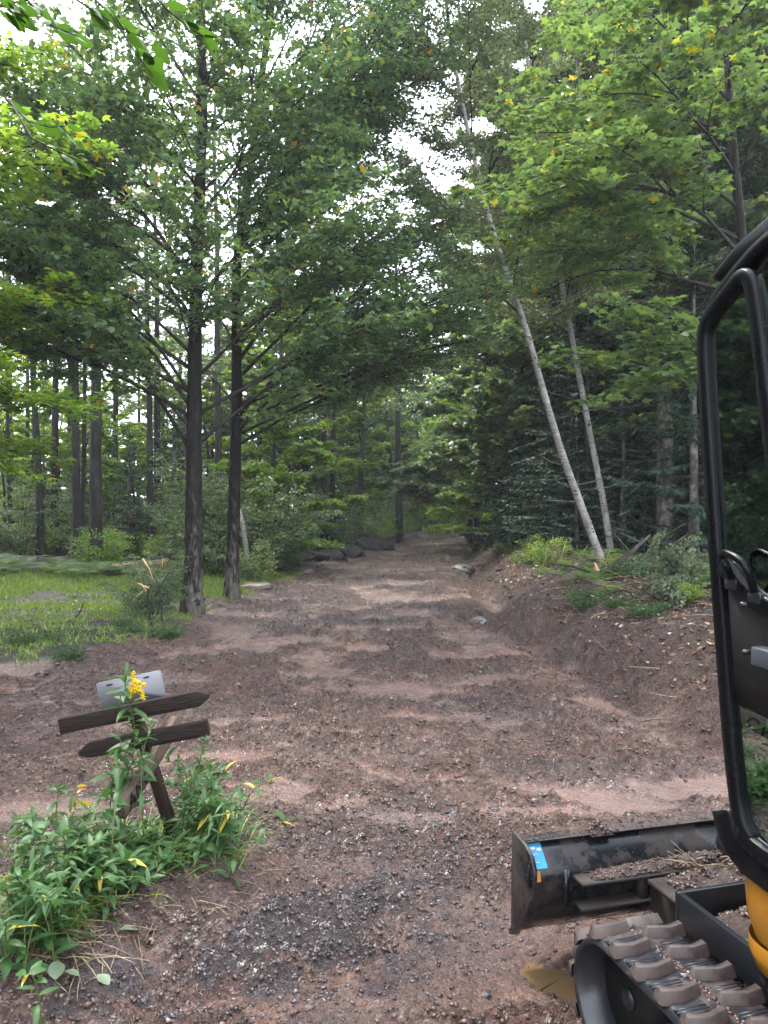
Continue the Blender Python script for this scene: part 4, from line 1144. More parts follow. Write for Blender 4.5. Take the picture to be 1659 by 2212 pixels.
# lawn: mown grass and clover, nobody could count it
n = 100000
t = rng.random(n) ** .8
y = 7.4 + 12.3 * t; x = left_edge(y) - .05 - (rng.random(n) ** .9) * (9 + 3 * t)
ed = fbm(x * 2.2, y * 2.2, 91, 3)
keep = (ed > .44 - .25 * np.clip(left_edge(y) - x - .3, 0, 1.2)) & (fbm(x * 1.1, y * 1.5, 92, 3) > .36)
x, y = x[keep], y[keep]; k = len(x)
z = ground_low(x, y) + ground_fine(x, y) - .005
h = (.035 + .06 * rng.random(k) ** 2) * (1 + .5 * (y > 12))
a = rng.random(k) * 6.283
Mx = np.zeros((k, 3, 3)); w = .012 + .012 * rng.random(k)
Mx[:, 0, 0] = np.cos(a) * w; Mx[:, 1, 0] = np.sin(a) * w
Mx[:, 0, 1] = rng.normal(0, .55, k) * h; Mx[:, 1, 1] = rng.normal(0, .55, k) * h; Mx[:, 2, 1] = h
Mx[:, 2, 2] = 1
s = Soup(); s.inst([(-.5, 0, 0), (.5, 0, 0), (0, 1, 0)], [(0, 1, 2)], np.stack([x, y, z], 1), Mx)
V, F = dia_leaf(.75)
sel = rng.random(k) < .22; kk = int(sel.sum())
s.inst(V, F, np.stack([x, y, z + .03], 1)[sel], leaf_frames(kk, .5, rng, .1, (.02, .05)))
tag(s.build('lawn_grass', M['grass']), kind='stuff')

# leaf litter and broken twigs on the bank and under the trees
k = 6000
y = 6.5 + 22 * rng.random(k) ** 1.6; d = rng.normal(1.5, .75, k); x = right_edge(y) + d
keep = (d > .25) & (d < 4); x, y = x[keep], y[keep]; k = len(x)
z = ground_low(x, y) + ground_fine(x, y) + .012
V, F = oval_leaf(.6, .2)
s = Soup(); s.inst(V, F, np.stack([x, y, z], 1), leaf_frames(k, .55, rng, .1, (.03, .085)))
tag(s.build('leaf_litter', M['dead_leaf']), kind='stuff')
s = Soup(); r2 = random.Random(4)
for i in range(420):
    y = 6.5 + 24 * r2.random() ** 1.5; x = float(right_edge(y)) + r2.gauss(1.4, .7)
    a = r2.random() * 6.283; L = r2.uniform(.1, .7)
    b = bend((x, y, gz(x, y) + .02), (math.cos(a), math.sin(a), r2.uniform(-.05, .35)), L, 4, -.2, .12, r2)
    s.tube(b, np.linspace(.007, .003, 5) * r2.uniform(.5, 1.3), 4)
for i in range(120):
    y = 2.3 + 16 * r2.random() ** 1.6; x = r2.uniform(float(left_edge(y)), float(right_edge(y)))
    if y < 3.4 and x > .5: continue
    a = r2.random() * 6.283; L = r2.uniform(.04, .2)
    b = bend((x, y, gz(x, y) + .012), (math.cos(a), math.sin(a), r2.uniform(0, .2)), L, 3, -.2, .15, r2)
    s.tube(b, np.linspace(.003, .0015, 4), 4)
tag(s.build('broken_twigs', M['dry_stem']), kind='stuff')

# ---- boulders, log, stakes, shed and other small things, each its own
def boulder(u, v, y, sx, sy, sz, seed, label, mat='slate_rock'):
    b = P(u, v, y); b.z = gz(b.x, b.y)
    bm = bmesh.new(); bmesh.ops.create_icosphere(bm, subdivisions=4, radius=1)
    co = np.array([tuple(vv.co) for vv in bm.verts])
    f = fbm(co[:, 0] * 1.4 + seed, co[:, 1] * 1.4 + co[:, 2] * 1.1, seed, 4); g = worley(co[:, 0] * 1.1 + seed, co[:, 2] * 1.5 + co[:, 1], seed)[0]
    for vv, q, w in zip(bm.verts, f, g):
        vv.co *= .62 + .55 * q + .3 * w
        vv.co = Vector((vv.co.x * sx, vv.co.y * sy, max(vv.co.z, -.35) * sz))
    me = bpy.data.meshes.new('boulder'); bm.to_mesh(me); bm.free(); me.materials.append(M[mat])
    o = link('boulder', me, None, b, (0, 0, seed)); return tag(o, label, 'boulder')
M['slate_rock'] = bark_mat('boulder_rock', (0.01, 0.009, 0.008), (0.03, 0.026, 0.023), (0.08, 0.07, 0.065), 4, (1, 1, 1), .62, .9, .8)
M['pale_rock'] = bark_mat('pale_rock', (0.08, 0.075, 0.072), (0.15, 0.14, 0.135), (0.28, 0.27, 0.265), 5, (1, 1, 1), .6, .6, .5)
boulder(672, 1212, 24.5, .6, .5, .38, 1, 'grey boulder with a pale face at the left end of the boulder row')
boulder(712, 1204, 25.5, .7, .5, .3, 2, 'flat dark boulder in the middle of the boulder row by the track')
boulder(742, 1196, 27.5, .75, .6, .45, 3, 'tallest dark boulder, at the right end of the boulder row')
boulder(800, 1180, 33, 1.2, .8, .5, 4, 'low mossy boulder under the shrubs before the far bend')
boulder(1000, 1222, 22, .42, .3, .2, 5, 'white flat rock lying in the right ditch', 'pale_rock')
boulder(905, 1156, 48, .55, .4, .35, 6, 'small pale stone beside the lone trunk at the far bend', 'pale_rock')
boulder(1035, 1335, 11.9, .0001 + .12, .1, .07, 7, 'fist-sized stone on the smooth mud in the middle distance', 'pale_rock')

def stake(u0, v0, u1, v1, y, label):
    a = P(u0, v0, y); a.z = gz(a.x, a.y) - .1; b = P(u1, v1, y)
    s = Soup(); s.tube([Vector((0, 0, 0)), b - a], .035, 5)
    tag(s.build('stake', M['fresh_wood'], loc=a), label, 'stake')
stake(924, 1156, 913, 1135, 52, 'thin wooden stake leaning left at the far end of the track')
stake(938, 1157, 938, 1133, 52, 'upright thin wooden stake at the far end of the track')

b = P(480 * .5 + 10, 1250, 19.3)
lg = thing('fallen_log', (pu(222, 19.2), 19.2, gz(pu(222, 19.2), 19.2) + .1), 0, 'reddish fallen log lying at the back of the lawn', 'log')
s = Soup(); s.tube([(0, 0, .02), (.4, .02, .06), (.9, .05, .12), (1.6, 0, .2)], [.09, .1, .1, .08], 9); s.build('log_trunk', M['red_wood'] if 'red_wood' in M else M['fresh_wood'], lg, smooth=True)
s = Soup(); s.tube([(.5, .3, .12), (1.1, .3, .22), (1.7, .3, .32)], .07, 8); s.build('log_limb', M['wood_bark'], lg, smooth=True)
s = Soup()
for i in range(14):
    r2 = random.Random(i + 60); a = r2.uniform(0, 6.28)
    s.tube(bend((1.75, .1, .2), (math.cos(a), math.sin(a), r2.uniform(-.2, 1)), r2.uniform(.3, .6), 4, -.3, .2, r2), np.linspace(.02, .004, 5), 4)
s.build('root_mass', M['twig'], lg)['kind'] = 'stuff'

# snapped sapling with bright split wood by the maples
sp_ = thing('snapped_sapling', P(345, 1375, 10.2), 0, 'snapped sapling with splintered orange-white wood left of the nearer maple', 'sapling')
sp_.location.z = gz(sp_.location.x, 10.2)
o0 = Vector(sp_.location)
s = Soup()
for pts, rd in [([(330, 1365), (318, 1300), (322, 1240)], .015), ([(345, 1370), (352, 1310), (345, 1260)], .012), ([(335, 1290), (362, 1240), (372, 1236)], .008), ([(350, 1300), (338, 1255), (318, 1225)], .012)]:
    s.tube([P(u, v, 10.2) - o0 for u, v in pts], [rd, rd * .8, rd * .5], 5)
s.build('stem', M['wood_bark'], sp_, smooth=True)
for pts, rd in [([(308, 1147 + 60), (322, 1228), (330, 1250)], .016), ([(322, 1270), (300, 1262)], .014), ([(316, 1278), (306, 1262), (290, 1258)], .012), ([(285, 1300), (310, 1275)], .007), ([(350, 1225), (352, 1205)], .007)]:
    s = Soup(); s.tube([P(u, v, 10.1) - o0 for u, v in pts], np.linspace(rd, rd * .35, len(pts)), 4)
    s.build('splinter', M['fresh_wood'], sp_)
s = Soup(); s.tube([P(420 * .5 + 5, 1345, 10.8) - o0, P(238, 1300, 10.8) - o0], .008, 4)
s2 = Soup(); a0 = P(157, 1340, 11); a0.z = gz(a0.x, 11); s2.tube([(0, 0, 0), (.1, 0, .14), (.17, 0, .3)], [.012, .01, .005], 5)
tag(s2.build('stick', M['twig'], loc=a0), 'dark stick poking up out of the lawn', 'stick')

# torn stump with orange wood on the right bank
st_ = thing('torn_stump', P(1284, 1305, 10.8), 0, 'torn stump showing bright orange split wood below the birches', 'stump')
st_.location = (pu(1284, 12.2), 12.2, gz(pu(1284, 12.2), 12.2) - .05)
s = Soup(); s.tube([(-.06, 0, 0), (-.02, 0, .12), (.05, 0, .2), (.0, 0, .32)], [.05, .045, .04, .015], 7); s.build('split_face', M['fresh_wood'], st_, smooth=True)
s = Soup(); s.tube([(-.1, .05, -.02), (.15, .05, .12), (.5, .1, .38), (.95, .2, .75)], [.05, .045, .04, .02], 7)
s.tube([(.1, .04, .1), (-.3, .1, .25), (-.7, .1, .3)], [.03, .02, .008], 5); s.build('root', M['wood_bark'], st_, smooth=True)

# chunk of torn turf and wood by the left track edge
def lump(u, v, y, sx, label):
    b = P(u, v, y); V, F = rock_template(int(u), 2, .45); s = Soup(); s.add(V, F)
    o = s.build('clump_of_earth', M['clod'], loc=(b.x, b.y, gz(b.x, b.y) + .03)); o.scale = (sx, sx * .6, sx * .8); tag(o, label, 'clump')
lump(552, 1276, 15.8, .35, 'dark lump of torn earth right of the thinner maple')
lump(660, 1248, 20, .3, 'lump of earth on the left lip of the track')
for i in range(7):
    b = [(1210, 1240), (1190, 1235), (1100, 1215), (1230, 1250), (1130, 1225), (1160, 1228), (1245, 1240)][i]
    y = 14.6 + i * .7; x = pu(b[0], y); r2 = random.Random(i)
    s = Soup()
    for j in range(7):
        s.tube(bend((r2.gauss(0, .12), r2.gauss(0, .1), -.05), (r2.uniform(-.4, .4), r2.uniform(-.3, .3), 1), r2.uniform(.3, .75), 4, 0, .06, r2), np.linspace(.009, .005, 5), 4)
    tag(s.build('cut_stems', M['dry_stem'], loc=(x, y, gz(x, y))), ['tallest clump', 'leaning clump', 'farthest thin clump', 'nearest clump', 'sparse clump', 'middle clump', 'rightmost clump'][i] + ' of pale snapped stems on the right bank', 'stems', 'snapped stems on the right bank')
b = (pu(1350, 14.8), 14.8)
s = Soup(); r2 = random.Random(8)
for (du, dv, L, a, el) in [(0, 0, 1.3, 2.6, .9), (.3, 0, 1.4, .2, .7), (.1, .2, 1.5, 1.1, 1.2), (-.4, 0, 1.0, 2.9, .3), (.7, .1, 1.6, 2.5, .8)]:
    bb = bend((du, dv, .0), (math.cos(a), math.sin(a) * .3, el), L, 6, -.3, .13, r2); s.tube(bb, np.linspace(.013, .004, 7), 4)
tag(s.build('dead_branch', M['lichen_bark'], loc=(b[0], b[1] - .9, gz(*b))), 'bare grey dead branch lying against the bank right of the birches', 'branch')

# far red-roofed shed behind the trees
sh = thing('shed', (pu(55, 48), 48, gz(pu(55, 48), 48)), 0, 'low building with a red metal roof far behind the trees on the left', 'building')
M['red_roof'] = paint_mat('red_roof', (0.3, 0.1, 0.09), .45)
M['shed_wall'] = paint_mat('shed_wall', (0.35, 0.2, 0.17), .7)
s = Soup(); s.box((0, 0, .1), (9, 5, 1.6)); s.build('wall', M['shed_wall'], sh)
s = Soup(); s.prism([(-3.0, .85), (0, 1.9), (3.0, .85), (3.0, .95), (0, 2.0), (-3.0, .95)], -5, 5); s.build('roof', M['red_roof'], sh, fixn=True)
for xx in (-2.6, .2, 2.8):
    s = Soup(); s.box((xx, -2.52, .2), (.8, .06, .6)); s.build('window', M['slate'], sh)
# ------------------------------------------------------------------ leaning signpost and the weeds round it
def wood_sign_mat(name, dark, light, sc=10):
    m, nt, bs = mat_new(name)
    n1 = noise(nt, sc, 6, .65, stretch=(1, 9, 9)); n2 = noise(nt, 40, 4, .6)
    c = ramp(nt, n1, [(.3, dark), (.7, light)])
    nt.links.new(c, bs.inputs['Base Color']); bs.inputs['Roughness'].default_value = .75; bs.inputs['Specular IOR Level'].default_value = .15
    bump(nt, bs, n1, .9, .01); return m
M['board'] = wood_sign_mat('weathered_board', (0.009, 0.006, 0.005), (0.03, 0.021, 0.017))
M['board_pale'] = wood_sign_mat('weathered_pale_board', (0.05, 0.035, 0.025), (0.14, 0.103, 0.077))
M['post'] = wood_sign_mat('post_wood', (0.01, 0.007, 0.005), (0.04, 0.024, 0.017), 14)
M['letter'] = paint_mat('black_lettering', (0.004, 0.004, 0.005), .6, spec=.15)
M['plate'] = paint_mat('grey_metal_plate', (0.13, 0.135, 0.145), .45, .0)
ys_ = 3.6
base = P(383, 1830, ys_); base.z = gz(base.x, ys_) - .12
sign = thing('signpost', tuple(base), 0, 'leaning wooden signpost with pointed plank arms and a grey plate, overgrown by weeds', 'sign')
def plank(name, a, b, h, th, mat, point=None, up=None, bev=.004, notch=.05):
    """a plank from a to b (centre line), h high, th thick; point = 'a', 'b' or None cuts that end to an arrow"""
    a = Vector(a) - base; b = Vector(b) - base
    x = (b - a); L = x.length; x.normalize()
    up = Vector(up) if up else Vector((0, 0, 1))
    yv = up.cross(x).normalized(); z = x.cross(yv)
    pl = [(0, -h / 2), (0, h / 2), (L, h / 2), (L, -h / 2)]
    if point == 'b': pl = [(0, -h / 2), (0, h / 2), (L - notch, h / 2), (L, h * .18), (L, -.05 * h), (L - notch, -h / 2)]
    if point == 'a': pl = [(notch, -h / 2), (0, -h * .25), (0, h * .05), (notch, h / 2), (L, h / 2), (L, -h / 2)]
    s = Soup(); s.prism(pl, -th / 2, th / 2, 'rzf')
    o = s.build(name, M[mat], sign, bevel=bev, fixn=True)
    Mx = Matrix((x, yv, z)).transposed().to_4x4(); Mx.translation = a
    o.matrix_basis = Mx; return o, x, yv, z, L
plank('post', P(390, 1850, ys_ + .01), P(283, 1512, ys_ + .02), .062, .045, 'post', up=(0, 1, 0))
plank('arm', P(130, 1568, ys_ - .06), P(453, 1503, ys_ + .0), .072, .042, 'board', 'b')
plank('arm', P(172, 1623, ys_ - .05), P(451, 1571, ys_ - .02), .07, .042, 'board', 'a')
ob, x_, y_, z_, L_ = plank('arm', P(262, 1752, 3.28), P(386, 1552, 3.92), .085, .034, 'board_pale', 'b', notch=.04)
# lettering painted along the third arm's face
def letters(o, txt, size, x0, gap, side):
    cu = bpy.data.curves.new('lettering', 'FONT'); cu.body = txt; cu.size = size; cu.extrude = .0006; cu.space_character = gap
    cu.offset = .0015
    t = bpy.data.objects.new('tmp', cu); COL.objects.link(t)
    dg = bpy.context.evaluated_depsgraph_get(); me = bpy.data.meshes.new_from_object(t.evaluated_get(dg))
    bpy.data.objects.remove(t); me.materials.clear(); me.materials.append(M['letter'])
    l = link('lettering', me, o)
    l.matrix_basis = Matrix.Translation((x0, side * .0182, -size * .34)) @ Euler((math.radians(90), 0, 0)).to_matrix().to_4x4()
letters(ob, 'ANO', .098, .04, 1.15, -1)
# grey licence-sized plate with a slot, screwed behind the top arm
c0, c1 = P(214, 1512, ys_ + .02), P(352, 1483, ys_ + .05)
px = (c1 - c0).normalized(); pyv = Vector((0, 0, 1)).cross(px).normalized(); pz = px.cross(pyv)
W, H, th = .305, .135, .004
rc = .012; pl = []
for cx, cz, a0 in ((W - rc, H - rc, 0), (rc, H - rc, 90), (rc, rc, 180), (W - rc, rc, 270)):
    for k in range(5): a = math.radians(a0 + k * 22.5); pl.append((cx + rc * math.cos(a), cz + rc * math.sin(a)))
s = Soup(); s.prism(pl, 0, th, 'rzf')
po = s.build('plate', M['plate'], sign, fixn=True)
Mx = Matrix((px, pyv, pz)).transposed().to_4x4(); Mx.translation = c0 - base - pz * .055; po.matrix_basis = Mx
for (sx, sz) in ((.232, .115), (.06, .115)):
    s = Soup(); s.box((sx, -.0005, sz), (.028, .003, .006)); s.build('slot', M['letter'], po)

# lance-shaped leaf meshes shared by all weeds
def lance(seed, w=.17, curl=.35, nn=6):
    r = random.Random(seed); vs = []; fs = []
    for i in range(nn + 1):
        t = i / nn; ww = w * math.sin(math.pi * min(1, t * .96 + .03)) ** .8 * (1 - .25 * t); zc = .12 * t - curl * t * t
        tw = r.uniform(-.02, .02)
        vs += [(-ww, t - .0, zc + .3 * ww + tw), (0, t, zc), (ww, t, zc + .3 * ww - tw)]
    for i in range(nn): a = 3 * i; fs += [(a, a + 1, a + 4, a + 3), (a + 1, a + 2, a + 5, a + 4)]
    s = Soup(); s.add(vs, fs); return s
LM = [lance(i, .13 + .03 * (i % 3), .2 + .2 * (i % 4)).mesh('leaf', M['weed'], True) for i in range(6)]
LMr = [lance(20 + i, .3, .3).mesh('leaf', M['weed'], True) for i in range(2)]
LMy = [lance(30, .14, .6).mesh('leaf', M['yellow'], True)]
LMd = [lance(40, .14, .8).mesh('leaf', M['dead_leaf'], True)]
def weed(stem, nleaf, lsize, seed, label, group=None, cat='weed', tips=None, name='weed', t0=.1, yel=.02, meshes=None, stemr=.0035, top=.55):
    """an upright weed: one stem (list of world points) with lance leaves spiralling up it"""
    r = random.Random(seed); o0 = Vector(stem[0]); root = thing(name, tuple(o0), 0, label, cat, group)
    arr = trunk_line([Vector(p) - o0 for p in stem])
    s = Soup(); s.tube(arr, np.linspace(stemr, stemr * .35, len(arr)), 5); s.build('stem', M['stem'], root, smooth=True)
    for i in range(nleaf):
        t = t0 + (1 - t0) * (i + .5) / nleaf
        p, d = along(arr, t)
        a = i * 2.4 + r.uniform(-.4, .4)
        el = r.uniform(-.15, .6) + (.5 if t > .9 else 0)
        yv = Vector((math.cos(a) * math.cos(el), math.sin(a) * math.cos(el), math.sin(el)))
        xv = yv.cross(Vector((r.gauss(0, .25), r.gauss(0, .25), 1))).normalized(); zv = xv.cross(yv)
        sc = lsize * r.uniform(.7, 1.15) * (1 - (1 - top) * max(0, (t - .3) / .7))
        me = r.choice(LMy if r.random() < yel else (meshes or LM))
        o = link('leaf', me, root); Mx = Matrix((xv, yv, zv)).transposed().to_4x4(); Mx.translation = Vector(p)
        o.matrix_basis = Mx @ Matrix.Scale(sc, 4)
    return root, arr
def grounded(u, v, y):
    p = P(u, v, y); p.z = gz(p.x, p.y) - .01; return p
# the flowering goldenrod in front of the post
st = [grounded(275, 1800, 3.42), P(262, 1700, 3.42), P(290, 1640, 3.42), P(292, 1560, 3.42), P(270, 1500, 3.42), P(272, 1462, 3.42)]
gr, arr = weed(st, 62, .125, 5, 'tall goldenrod in yellow flower climbing in front of the signpost', cat='plant', name='goldenrod', t0=.12, top=.6)
o0 = Vector(st[0]); s = Soup(); r2 = random.Random(2)
def spray(pts, w):
    arr2 = trunk_line([Vector(p) - o0 for p in pts])
    for i in range(90):
        p, d = along(arr2, r2.random()); 
        V, F = octa(r2.randrange(99), 1); sc = r2.uniform(.0025, .0052)
        s.add(np.array(V) * sc + p + np.array([r2.gauss(0, w), r2.gauss(0, w), r2.gauss(0, w)]), F)
spray([P(286, 1452, 3.4), P(288, 1475, 3.4), P(287, 1497, 3.4)], .004); spray([P(290, 1478, 3.4), P(302, 1484, 3.39), P(308, 1498, 3.39), P(309, 1511, 3.39)], .005)
spray([P(284, 1496, 3.4), P(296, 1490, 3.39), P(304, 1490, 3.39)], .006); spray([P(288, 1470, 3.4), P(300, 1475, 3.4), P(314, 1480, 3.4)], .004); spray([P(283, 1480, 3.4), P(281, 1506, 3.4)], .003)
o = s.build('flowers', M['flower'], gr); o['kind'] = 'stuff'
# other tall ones
weed([grounded(232, 1790, 3.38), P(240, 1700, 3.38), P(256, 1640, 3.38), P(262, 1600, 3.38)], 18, .15, 6, 'dark leafy goldenrod stalk left of the post, under the second arm', cat='plant', name='goldenrod', t0=.1)
weed([grounded(312, 1800, 3.36), P(306, 1720, 3.36), P(305, 1640, 3.36), P(318, 1590, 3.36), P(330, 1565, 3.36)], 12, .08, 7, 'goldenrod stalk twined over the post with a lone round light-green leaf', cat='plant', name='goldenrod', yel=.03)
weed([grounded(398, 1840, 3.55), P(405, 1760, 3.5), P(425, 1680, 3.5), P(436, 1620, 3.5), P(445, 1596, 3.5)], 34, .085, 8, 'tall pale-tipped goldenrod standing right of the signpost', cat='plant', name='goldenrod', yel=.04, top=.45)
weed([grounded(470, 1850, 3.5), P(480, 1790, 3.45), P(500, 1745, 3.42), P(525, 1765, 3.4), P(540, 1800, 3.38)], 22, .1, 9, 'arching weed bending over to the right edge of the clump', cat='plant', name='goldenrod', yel=.03)
weed([grounded(408, 1850, 3.5), P(396, 1760, 3.45), P(392, 1700, 3.42), P(388, 1668, 3.42)], 24, .07, 10, 'goldenrod shoot rising close against the right side of the post', cat='plant', name='goldenrod')
weed([grounded(505, 1840, 3.75), P(512, 1790, 3.75), P(525, 1700, 3.75), P(530, 1680, 3.75)], 9, .05, 11, 'thin wispy stalk standing apart at the right of the clump', cat='plant', name='goldenrod')
# dark dead stalk with brown hanging leaves and a yellow tip
root, arr = weed([grounded(140, 1880, 3.15), P(150, 1800, 3.15), P(162, 1740, 3.15), P(166, 1700, 3.15)], 4, .09, 12, 'dark dead stalk with brown hanging leaves and one yellow leaf at its tip', cat='plant', name='dead_stalk', meshes=LMd, yel=0)
for (t, a, me, sc, el) in ((1, .1, LMy[0], .05, .3), (.9, 3.0, LMd[0], .07, -1.3), (.75, 3.3, LMd[0], .08, -1.3), (.7, 0, LMy[0], .09, .2)):
    p, d = along(arr, t); yv = Vector((math.cos(a) * math.cos(el), math.sin(a) * math.cos(el), math.sin(el))); xv = yv.cross(Vector((0.2, 1, .3))).normalized(); zv = xv.cross(yv)
    o = link('leaf', me, root); Mx = Matrix((xv, yv, zv)).transposed().to_4x4(); Mx.translation = Vector(p); o.matrix_basis = Mx @ Matrix.Scale(sc, 4)
# the mass of weeds at the foot: individuals in one group
r3 = random.Random(31)
spots = []
for i in range(125):
    t = (i + r3.random()) / 125
    u = 20 + 485 * t + r3.gauss(0, 18); v = 2050 - 235 * min(1, t * 1.35) + r3.gauss(0, 32)
    if u < 150: v = 2000 + r3.gauss(0, 60)
    y = (EYE - .12) * FPX / (v - 1106)
    spots.append((u, y))
for i, (u, y) in enumerate(spots):
    x = pu(u, y); b = Vector((x, y, gz(x, y) - .01)); h = r3.uniform(.24, .42) if u > 385 else r3.uniform(.06, .12) if u > 225 and y > 3.1 else r3.uniform(.16, .34)
    dx, dy = r3.gauss(0, .06), r3.gauss(-.03, .05)
    st = [b, b + Vector((dx * .3, dy * .3, h * .5)), b + Vector((dx, dy, h * .9)), b + Vector((dx * 1.9, dy * 1.9, h))]
    weed(st, r3.randint(11, 18), r3.uniform(.07, .12) , 400 + i, *[(l_, 'weeds ' + l_.split(', ')[1]) for l_ in [('leafy green weed, in the clump at the lower left of the signpost' if u < 130 else 'leafy green weed, below the dead stalk left of the signpost' if u < 240 else 'short green weed, below the lettered arm of the signpost' if u < 385 else 'tall leafy weed, right of the signpost foot')]][0], yel=.02, meshes=LM + (LMr if i % 3 == 0 else []), top=.75)
# ground-hugging grass, matted straw and drooping blades
s = Soup(); g2_ = Soup(); r4 = random.Random(12)
for i in range(520):
    t = r4.random(); u = 10 + 530 * t; v = 2150 - 300 * t + r4.gauss(0, 50)
    y = EYE * FPX / (v - 1106); x = pu(u, y); a = r4.random() * 6.283; L = r4.uniform(.06, .24)
    b = bend((x, y, gz(x, y) + .015), (math.cos(a), math.sin(a), r4.uniform(0, .25)), L, 3, -.3, .08, r4)
    s.tube(b, [.0022, .002, .0016, .001], 3, cap=False)
for i in range(760):
    t = r4.random(); u = 30 + 500 * t; v = 2080 - 260 * t + r4.gauss(0, 35)
    y = EYE * FPX / (v - 1106); x = pu(u, y); a = r4.random() * 6.283; L = r4.uniform(.12, .34)
    b = bend((x, y, gz(x, y)), (math.cos(a) * .6, math.sin(a) * .6, .9), L, 5, -1.3, .05, r4)
    for k in range(5):
        w0 = .0045 * (1 - k / 5.5); w1 = .0045 * (1 - (k + 1) / 5.2); sd = np.array([-math.sin(a), math.cos(a), 0])
        g2_.add([b[k] - sd * w0, b[k] + sd * w0, b[k + 1] + sd * w1, b[k + 1] - sd * w1], [(0, 1, 2, 3)])
tag(s.build('straw', M['dry_stem']), kind='stuff'); tag(g2_.build('grass_tuft', M['grass']), kind='stuff')
# big single leaves lying on the mud
M['pale_leaf'] = leaf_mat('pale_leaf_underside', [(0, (.1, .15, .085)), (1, (.18, .22, .14))], .2, .4)
lm = lance(50, .42, .1).mesh('fallen_leaf', M['pale_leaf'], True)
for i, (u, v, sz, az, l) in enumerate([(300, 2062, .075, 2.2, 'pale round leaf lying on the mud in front of the weeds'), (120, 2180, .075, .4, 'large pale leaf at the bottom edge of the weeds'), (170, 2165, .05, 1.6, 'smaller pale leaf beside the large one at the bottom left'),
                                       (95, 1930, .06, .9, 'folded pale leaf caught on the left of the weeds'), (480, 1905, .05, 1.2, 'round pale leaf on the straw at the right of the clump'), (235, 2170, .06, 1.1, 'dull green leaf half under straw at the bottom left')]):
    y = EYE * FPX / (v - 1106); x = pu(u, y)
    o = link('fallen_leaf', lm, None, (x, y, gz(x, y) + .03), (.3, .1, az), sz); tag(o, l, 'leaf')
# ------------------------------------------------------------------ mini excavator; local axes: r to its right, f ahead, z up
YAW = math.radians(15)
def steel(name, col, rough, mud): return paint_mat(name, col, rough, 0.0, mud)
M['black_paint'] = paint_mat('black_gloss_paint', (0.0018, 0.002, 0.0035), .28, spec=.16)
M['steel'] = paint_mat('dark_grey_steel', (0.013, 0.0145, 0.019), .28, .1, .2, (.06, .04, .032))
M['blade_steel'] = paint_mat('muddy_blade_steel', (0.009, 0.010, 0.014), .2, .1, .42, (.038, .026, .021))
M['rubber'] = paint_mat('track_rubber', (0.014, 0.015, 0.02), .28, 0, .3, (.06, .04, .032))
M['lug'] = paint_mat('muddy_track_lug', (0.02, 0.016, 0.016), .4, 0, .6, (.062, .041, .035))
M['muddy'] = paint_mat('mud_caked_steel', (0.012, 0.010, 0.009), .5, 0, .6, (.032, .023, .018))
M['cavity_shade_iron'] = paint_mat('cavity_shade_iron', (.006, .006, .007), .6, 0, .3, (.02, .014, .011), spec=.2)  # idler and sprocket colour carries the shade of the track's inner cavity
M['orange'] = paint_mat('orange_yellow_paint', (0.34, 0.145, 0.01), .3)
M['door'] = paint_mat('dusty_black_panel', (0.012, 0.011, 0.012), .45, 0, .15, (.03, .024, .02), spec=.3)
M['blue_sticker'] = paint_mat('blue_sticker', (0.03, 0.28, 0.55), .4)
M['white_print'] = paint_mat('white_print', (0.6, 0.62, 0.62), .5)
M['orange_sticker'] = paint_mat('orange_sticker', (0.6, 0.22, 0.03), .5, 0, .3)
M['grey_plastic'] = paint_mat('grey_latch', (0.05, 0.053, 0.07), .4)
m, nt, bs = mat_new('tinted_cab_glass')
gl = nt.nodes.new('ShaderNodeBsdfGlossy'); gl.inputs['Roughness'].default_value = .02; gl.inputs[0].default_value = (.4, .48, .46, 1)
tr = nt.nodes.new('ShaderNodeBsdfTransparent'); tr.inputs[0].default_value = (.10, .15, .14, 1)
fr = nt.nodes.new('ShaderNodeFresnel'); fr.inputs[0].default_value = 1.6
mx = nt.nodes.new('ShaderNodeMixShader')
nt.links.new(math_n(nt, 'MINIMUM', math_n(nt, 'ADD', fr.outputs[0], .06), 1.0), mx.inputs[0]); nt.links.new(tr.outputs[0], mx.inputs[1]); nt.links.new(gl.outputs[0], mx.inputs[2])
nt.links.new(mx.outputs[0], nt.nodes['Material Output'].inputs[0]); M['glass'] = m

m, nt, bs = mat_new('heaped_mud')
nt.links.new(ramp(nt, noise(nt, 70, 8, .75), [(.32, (.018, .011, .009)), (.5, (.05, .031, .025)), (.68, (.11, .072, .058))]), bs.inputs['Base Color']); bs.inputs['Roughness'].default_value = .5
bump(nt, bs, noise(nt, 130, 6, .75), 1.0, .01); M['heap'] = m
OR, OF = 2.0, 1.2
cosy, siny = math.cos(YAW), math.sin(YAW)
dig = thing('mini_excavator', (OR * cosy - OF * siny, OR * siny + OF * cosy, 0), YAW, 'black and orange mini excavator with rubber tracks, its muddy blade raised, at the right', 'excavator')
def L(r, f, z): return (r - OR, f - OF, z)
class DS(Soup):
    def lbox(s, r0, r1, f0, f1, z0, z1): s.box(((r0 + r1) / 2 - OR, (f0 + f1) / 2 - OF, (z0 + z1) / 2), (r1 - r0, f1 - f0, z1 - z0))
    def lprism(s, poly, r0, r1): s.prism([(f - OF, z) for f, z in poly], r0 - OR, r1 - OR)
    def ltube(s, pts, rad, n=10): s.tube([L(*p) for p in pts], rad, n)

